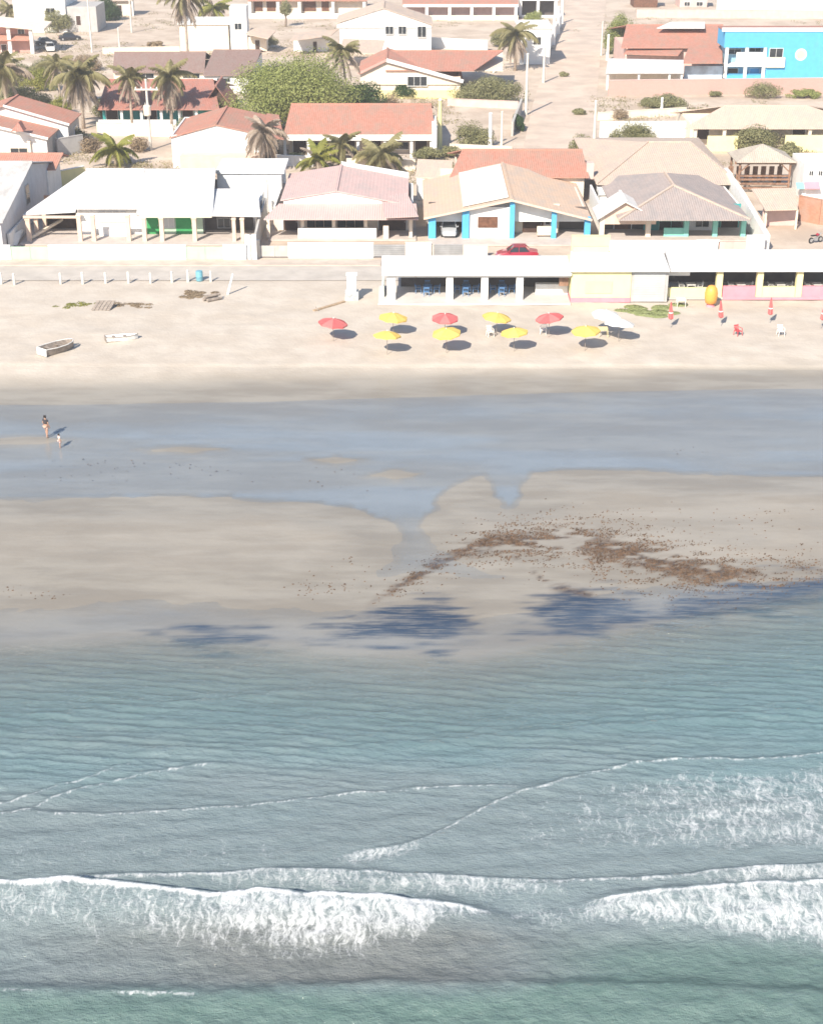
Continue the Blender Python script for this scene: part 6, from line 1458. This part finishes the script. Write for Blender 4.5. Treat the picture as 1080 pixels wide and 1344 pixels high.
# ------------------------------------------------------------------ cars
TYRE = mat('tyre_rubber', (.02, .02, .02), var=.1, rough=.85); RIM = mat('wheel_rim', (.5, .5, .5), rough=.35, metal=.6, bump=0)
LAMPW = mat('headlamp_glass', (.6, .6, .58), rough=.15, bump=0); LAMPR = mat('tail_lamp', (.4, .02, .02), rough=.2, bump=0)
def car(label, loc, rz, paint, L=4.0, W=1.68, sedan=True):
    o = thing('parked_car', label, 'car', loc); o.rotation_euler = (0, 0, rz); hL = L / 2
    st = [(-hL, .42, .70, .62), (-hL + .08, .26, .88, .76), (-hL + .6, .2, .95, .83), (-.6, .2, .92, .84), (.6, .2, .90, .84), (1.0, .2, .88, .83), (hL - .5, .22, .78, .80), (hL - .1, .25, .66, .72), (hL, .36, .54, .60)]
    vs = []; fs = []
    for x, zb, zt, hw in st:
        hw *= W / 1.68
        vs += [(x, -hw * .9, zb), (x, -hw, zb + .12), (x, -hw, (zb + zt) / 2 + .06), (x, -hw * .9, zt), (x, 0, zt + .03), (x, hw * .9, zt), (x, hw, (zb + zt) / 2 + .06), (x, hw, zb + .12), (x, hw * .9, zb)]
    n = 9
    for i in range(len(st) - 1):
        for k in range(n): fs.append((i * n + k, i * n + (k + 1) % n, (i + 1) * n + (k + 1) % n, (i + 1) * n + k))
    fs += [tuple(range(n)), tuple(range(len(st) * n - 1, (len(st) - 1) * n - 1, -1))]
    body = obj('body', MB().add(vs, fs).mesh('body', paint, smooth=False), o)
    xb0, xb1, xt0, xt1 = (-hL + .75 if sedan else -hL + .15, 1.0, -hL + 1.25 if sedan else -hL + .5, .35)
    wb, wt = .74 * W / 1.68, .58 * W / 1.68
    gv = [(xb0, -wb, .90), (xb1, -wb, .88), (xb1, wb, .88), (xb0, wb, .90), (xt0, -wt, 1.38), (xt1, -wt, 1.38), (xt1, wt, 1.38), (xt0, wt, 1.38)]
    obj('windows', MB().add(gv, [(0, 3, 2, 1), (4, 5, 6, 7), (0, 1, 5, 4), (1, 2, 6, 5), (2, 3, 7, 6), (3, 0, 4, 7)]).mesh('windows', GLASS), o)
    rf = MB().prism([(xt0 - .06, -wt - .03, 1.385), (xt1 + .06, -wt - .03, 1.385), (xt1 + .06, wt + .03, 1.385), (xt0 - .06, wt + .03, 1.385)], (0, 0, .05))
    for q in (-1, 1):
        for a, b_ in (((xb0, .9, wb), (xt0, 1.4, wt)), ((xb1, .88, wb), (xt1, 1.4, wt)), ((-.15, .9, wb), (-.15, 1.4, wt))): rf.bar((a[0], q * (a[2] + .012), a[1]), (b_[0], q * (b_[2] + .012), b_[1]), .06, .06)
    obj('roof', rf.mesh('roof', paint), o)
    for x in (-hL + .75, hL - .72):
        for q in (-1, 1):
            y = q * (W / 2 - .09); wh = obj('wheel', MB().tube([(x, y - .1, .3), (x, y + .1, .3)], .3, 18).mesh('wheel', TYRE), o); obj('rim', MB().tube([(x, y + q * .095, .3), (x, y + q * .115, .3)], [.19, .17], 14).mesh('rim', RIM), wh)
    for q in (-1, 1):
        obj('headlight', MB().prism([(hL - .12, q * .68, .60), (hL + .0, q * .42, .55), (hL + .0, q * .42, .44), (hL - .12, q * .68, .48)], (.03, 0, 0)).mesh('headlight', LAMPW), o); obj('tail_light', B(-hL - .01, -hL + .1, q * .5, q * .66, .62, .8).mesh('tail_light', LAMPR), o)
        obj('mirror', B(.72, .86, q * (W / 2 - .02), q * (W / 2 + .12), .92, 1.03).mesh('mirror', paint), o)
    obj('bumper', MB().box(hL - .04, hL + .05, -.62, .62, .26, .42).mesh('bumper', paint), o); obj('bumper', MB().box(-hL - .05, -hL + .04, -.64, .64, .3, .46).mesh('bumper', paint), o)
    obj('number_plate', B(hL + .051, hL + .06, -.22, .22, .30, .40).mesh('number_plate', PW), o)
    return o
def paint(name, c): return mat(name, c, rough=.3, var=.02, bump=0, spec=.5, coat=.6)
CRED, CSIL, CBLK, CWHT = paint('red_car_paint', (.34, .015, .035)), paint('silver_car_paint', (.45, .46, .47)), paint('black_car_paint', (.02, .02, .025)), paint('white_car_paint', (.72, .71, .68))
car('red car parked before blue-columned house', (X(678, Yof(340)), Yof(340), 0.0), math.pi, CRED, 4.1)
car('silver car facing out of carport between blue columns', (X(589, Y4 + 2.2), Y4 + 2.2, .12), -math.pi / 2, CSIL, 3.9, sedan=False)
car('black car parked on sandy lot by white warehouse', G(92, 52), .25, CBLK, 4.2)
car('white car parked beside rose walled house', G(66, 66), -math.pi / 2 + .3, CWHT, 3.8, sedan=False)
car('dark grey car in shade behind white car', G(60, 58), .5, paint('grey_car_paint', (.06, .06, .065)), 4.1)
# motorbike at the right edge
o = thing('motorbike', 'motorbike parked in sandy yard beside brick wall', 'motorbike', G(1070, 318)); o.rotation_euler = (0, 0, .5)
for x in (-.62, .62):
    wv = []; mbw = MB().tube([(x, -.05, .3), (x, .05, .3)], .3, 18); wh = obj('wheel', mbw.mesh('wheel', TYRE), o); obj('rim', MB().tube([(x, -.056, .3), (x, .056, .3)], .19, 14).mesh('rim', RIM), wh)
obj('frame', MB().bar((-.6, 0, .32), (.1, 0, .5), .12, .12).bar((.1, 0, .5), (.5, 0, .75), .1, .1).mesh('frame', STEEL), o); obj('tank', MB().tube([(-.05, 0, .74), (.15, 0, .82), (.42, 0, .78)], [.1, .16, .08], 10).mesh('tank', CRED), o)
obj('seat', MB().bar((-.65, 0, .78), (-.02, 0, .76), .24, .1).mesh('seat', TYRE), o); obj('fork', MB().tube([(.64, 0, .3), (.45, 0, .98)], .04, 6).mesh('fork', STEEL), o); obj('handlebar', MB().tube([(.38, -.34, 1.02), (.46, 0, .98), (.38, .34, 1.02)], .022, 6).mesh('handlebar', STEEL), o); obj('headlight', MB().tube([(.5, 0, .88), (.58, 0, .87)], [.09, .1], 10).mesh('headlight', LAMPW), o); obj('engine', B(-.15, .2, -.13, .13, .22, .48).mesh('engine', STEEL), o)
# clutter in the yard below the hut
o = thing('wood_stack', 'dark upright stump and timber in sandy yard below shed', 'timber', G(1033, 292)); l = np.array(G(1033, 292))
part(o, 'stump', MB().tube([l, l + (0, 0, .6), l + (.1, 0, 1.5)], [.38, .28, .16], 9), OLDWOOD); part(o, 'log', MB().tube([l + (-1.2, .2, .15), l + (-.4, .1, .2)], .15, 8), DARKW); part(o, 'log', MB().tube([l + (.9, .1, 0), l + (.95, .1, .9)], .16, 8), DARKW)

# ------------------------------------------------------------------ people standing in the shallow water
def skin_mesh(name, nodes, edges, m, root=0, levels=2):
    me = bpy.data.meshes.new(name); me.from_pydata([q[0] for q in nodes], edges, []); o = bpy.data.objects.new('tmp_skin', me); COL.objects.link(o)
    md = o.modifiers.new('s', 'SKIN'); md.use_smooth_shade = True; md.branch_smoothing = .3
    for i, q in enumerate(nodes):
        r_ = q[1]; sv = me.skin_vertices[0].data[i]; sv.radius = r_ if isinstance(r_, tuple) else (r_, r_); sv.use_root = (i == root)
    if levels: o.modifiers.new('d', 'SUBSURF').levels = levels
    dg = bpy.context.evaluated_depsgraph_get(); dg.update(); ev = o.evaluated_get(dg)
    res = bpy.data.meshes.new_from_object(ev, depsgraph=dg); res.name = name; bpy.data.objects.remove(o)
    res.materials.clear(); res.materials.append(m); res.polygons.foreach_set('use_smooth', [True] * len(res.polygons)); return res
SKIN = mat('skin', (.46, .27, .19), var=.05, rough=.6, bump=0)
HAIR = mat('dark_hair', (.03, .02, .015), var=.2, rough=.6)
def person(label, loc, rz, H, top_m, short_m, bare_arms=True, step=.12):
    k = H / 1.70
    N = []; E_ = []
    def nd_(p, r_, par=None):
        N.append((tuple(np.array(p) * k), tuple(np.array(r_) * k) if isinstance(r_, tuple) else r_ * k)); 
        if par is not None: E_.append((par, len(N) - 1))
        return len(N) - 1
    pel = nd_((0, 0, .92), (.16, .12)); ab = nd_((0, .0, 1.08), (.14, .105), pel); ch = nd_((0, .01, 1.27), (.165, .115), ab); nk0 = nd_((0, 0, 1.42), (.07, .07), ch); nk = nd_((0, -.01, 1.49), (.052, .055), nk0)
    hd = nd_((0, -.02, 1.58), (.075, .088), nk); tp = nd_((0, -.01, 1.665), (.055, .065), hd); nd_((0, -.115, 1.565), .012, hd)
    for s in (-1, 1): nd_((s * .083, 0, 1.575), .014, hd)
    for s in (-1, 1):
        hp = nd_((s * .095, 0, .86), (.095, .1), pel); kn = nd_((s * .11, -.02 - s * step * .5, .48), (.058, .06), hp); cf = nd_((s * .11, .0 - s * step * .5, .34), (.054, .056), kn); an = nd_((s * .11, .02 - s * step, .08), (.036, .04), cf); nd_((s * .12, -.14 - s * step, .035), (.04, .025), an)
        sh = nd_((s * .185, .01, 1.38), (.055, .055), ch); el_ = nd_((s * .25, .03, 1.12), (.041, .041), sh); wr = nd_((s * .26, -.07, .89), (.026, .03), el_); pm = nd_((s * .26, -.09, .82), (.018, .036), wr)
        for f_, (dy, ln) in enumerate(((-.03, .075), (-.01, .085), (.012, .08), (.03, .062))):
            a = nd_((s * .26, -.095 + dy, .78), .0085, pm); b_ = nd_((s * .255, -.098 + dy, .78 - ln * .5), .008, a); nd_((s * .245, -.098 + dy, .78 - ln), .007, b_)
        t1 = nd_((s * .25, -.135, .815), .010, pm); nd_((s * .245, -.15, .775), .008, t1)
    o = thing('person', label, 'person', loc); o.rotation_euler = (0, 0, rz)
    obj('body', skin_mesh('body', N, E_, SKIN), o)
    T = lambda p, r_: (tuple(np.array(p) * k), tuple(np.array(r_) * k))
    obj('shirt', skin_mesh('shirt', [T((0, 0, 1.0), (.165, .13)), T((0, 0, 1.1), (.16, .12)), T((0, .01, 1.27), (.18, .13)), T((0, 0, 1.41), (.10, .09)), T((-.19, .01, 1.37), (.07, .07)), T((-.225, .02, 1.22), (.06, .06)), T((.19, .01, 1.37), (.07, .07)), T((.225, .02, 1.22), (.06, .06))], [(0, 1), (1, 2), (2, 3), (2, 4), (4, 5), (2, 6), (6, 7)], top_m), o)
    obj('shorts', skin_mesh('shorts', [T((0, 0, .93), (.172, .13)), T((-.1, 0, .84), (.108, .112)), T((-.108, -.01 + step * .35, .62), (.095, .098)), T((.1, 0, .84), (.108, .112)), T((.108, -.01 - step * .35, .62), (.095, .098))], [(0, 1), (1, 2), (0, 3), (3, 4)], short_m), o)
    obj('hair', skin_mesh('hair', [T((0, .02, 1.60), (.088, .085)), T((0, 0, 1.68), (.07, .08)), T((0, .06, 1.53), (.07, .04))], [(0, 1), (0, 2)], HAIR), o)
    for s in (-1, 1): obj('eye', MB().lathe(tuple(np.array((s * .03, -.098, 1.585)) * k), [(.004 * k, -.008 * k), (.010 * k, 0), (.004 * k, .008 * k)], 8).mesh('eye', HAIR), o)
    return o
person('adult in dark top and tan shorts wading in shallow water', (*zg(62, 574)[:2], zg(62, 574)[2] + .0), 2.6, 1.70, mat('dark_cloth', (.05, .045, .05), var=.2), mat('tan_cloth', (.50, .33, .26), var=.1))
person('small child in pale clothes wading beside the adult', (*zg(79, 588)[:2], zg(79, 588)[2]), 2.2, 1.10, mat('pale_cloth', (.72, .58, .52), var=.08), mat('pale_pink_cloth', (.66, .48, .44), var=.08), step=.06)

# ------------------------------------------------------------------ sea air
def haze(density):
    m, nt, out = _nt('haze_air')
    v = nd(nt, 'ShaderNodeVolumePrincipled'); v.inputs['Color'].default_value = (0.93, 0.93, 0.94, 1); v.inputs['Density'].default_value = density; v.inputs['Anisotropy'].default_value = 0.0
    nt.links.new(v.outputs[0], out.inputs['Volume'])
    o = obj('haze', B(-6100, 6100, -9100, 9100, -5.2, 42.0).mesh('haze', m)); o['kind'] = 'stuff'; o['label'] = 'pale sea haze softening the far houses'
    return o
haze(0.00045)
sc.cycles.volume_bounces = 0
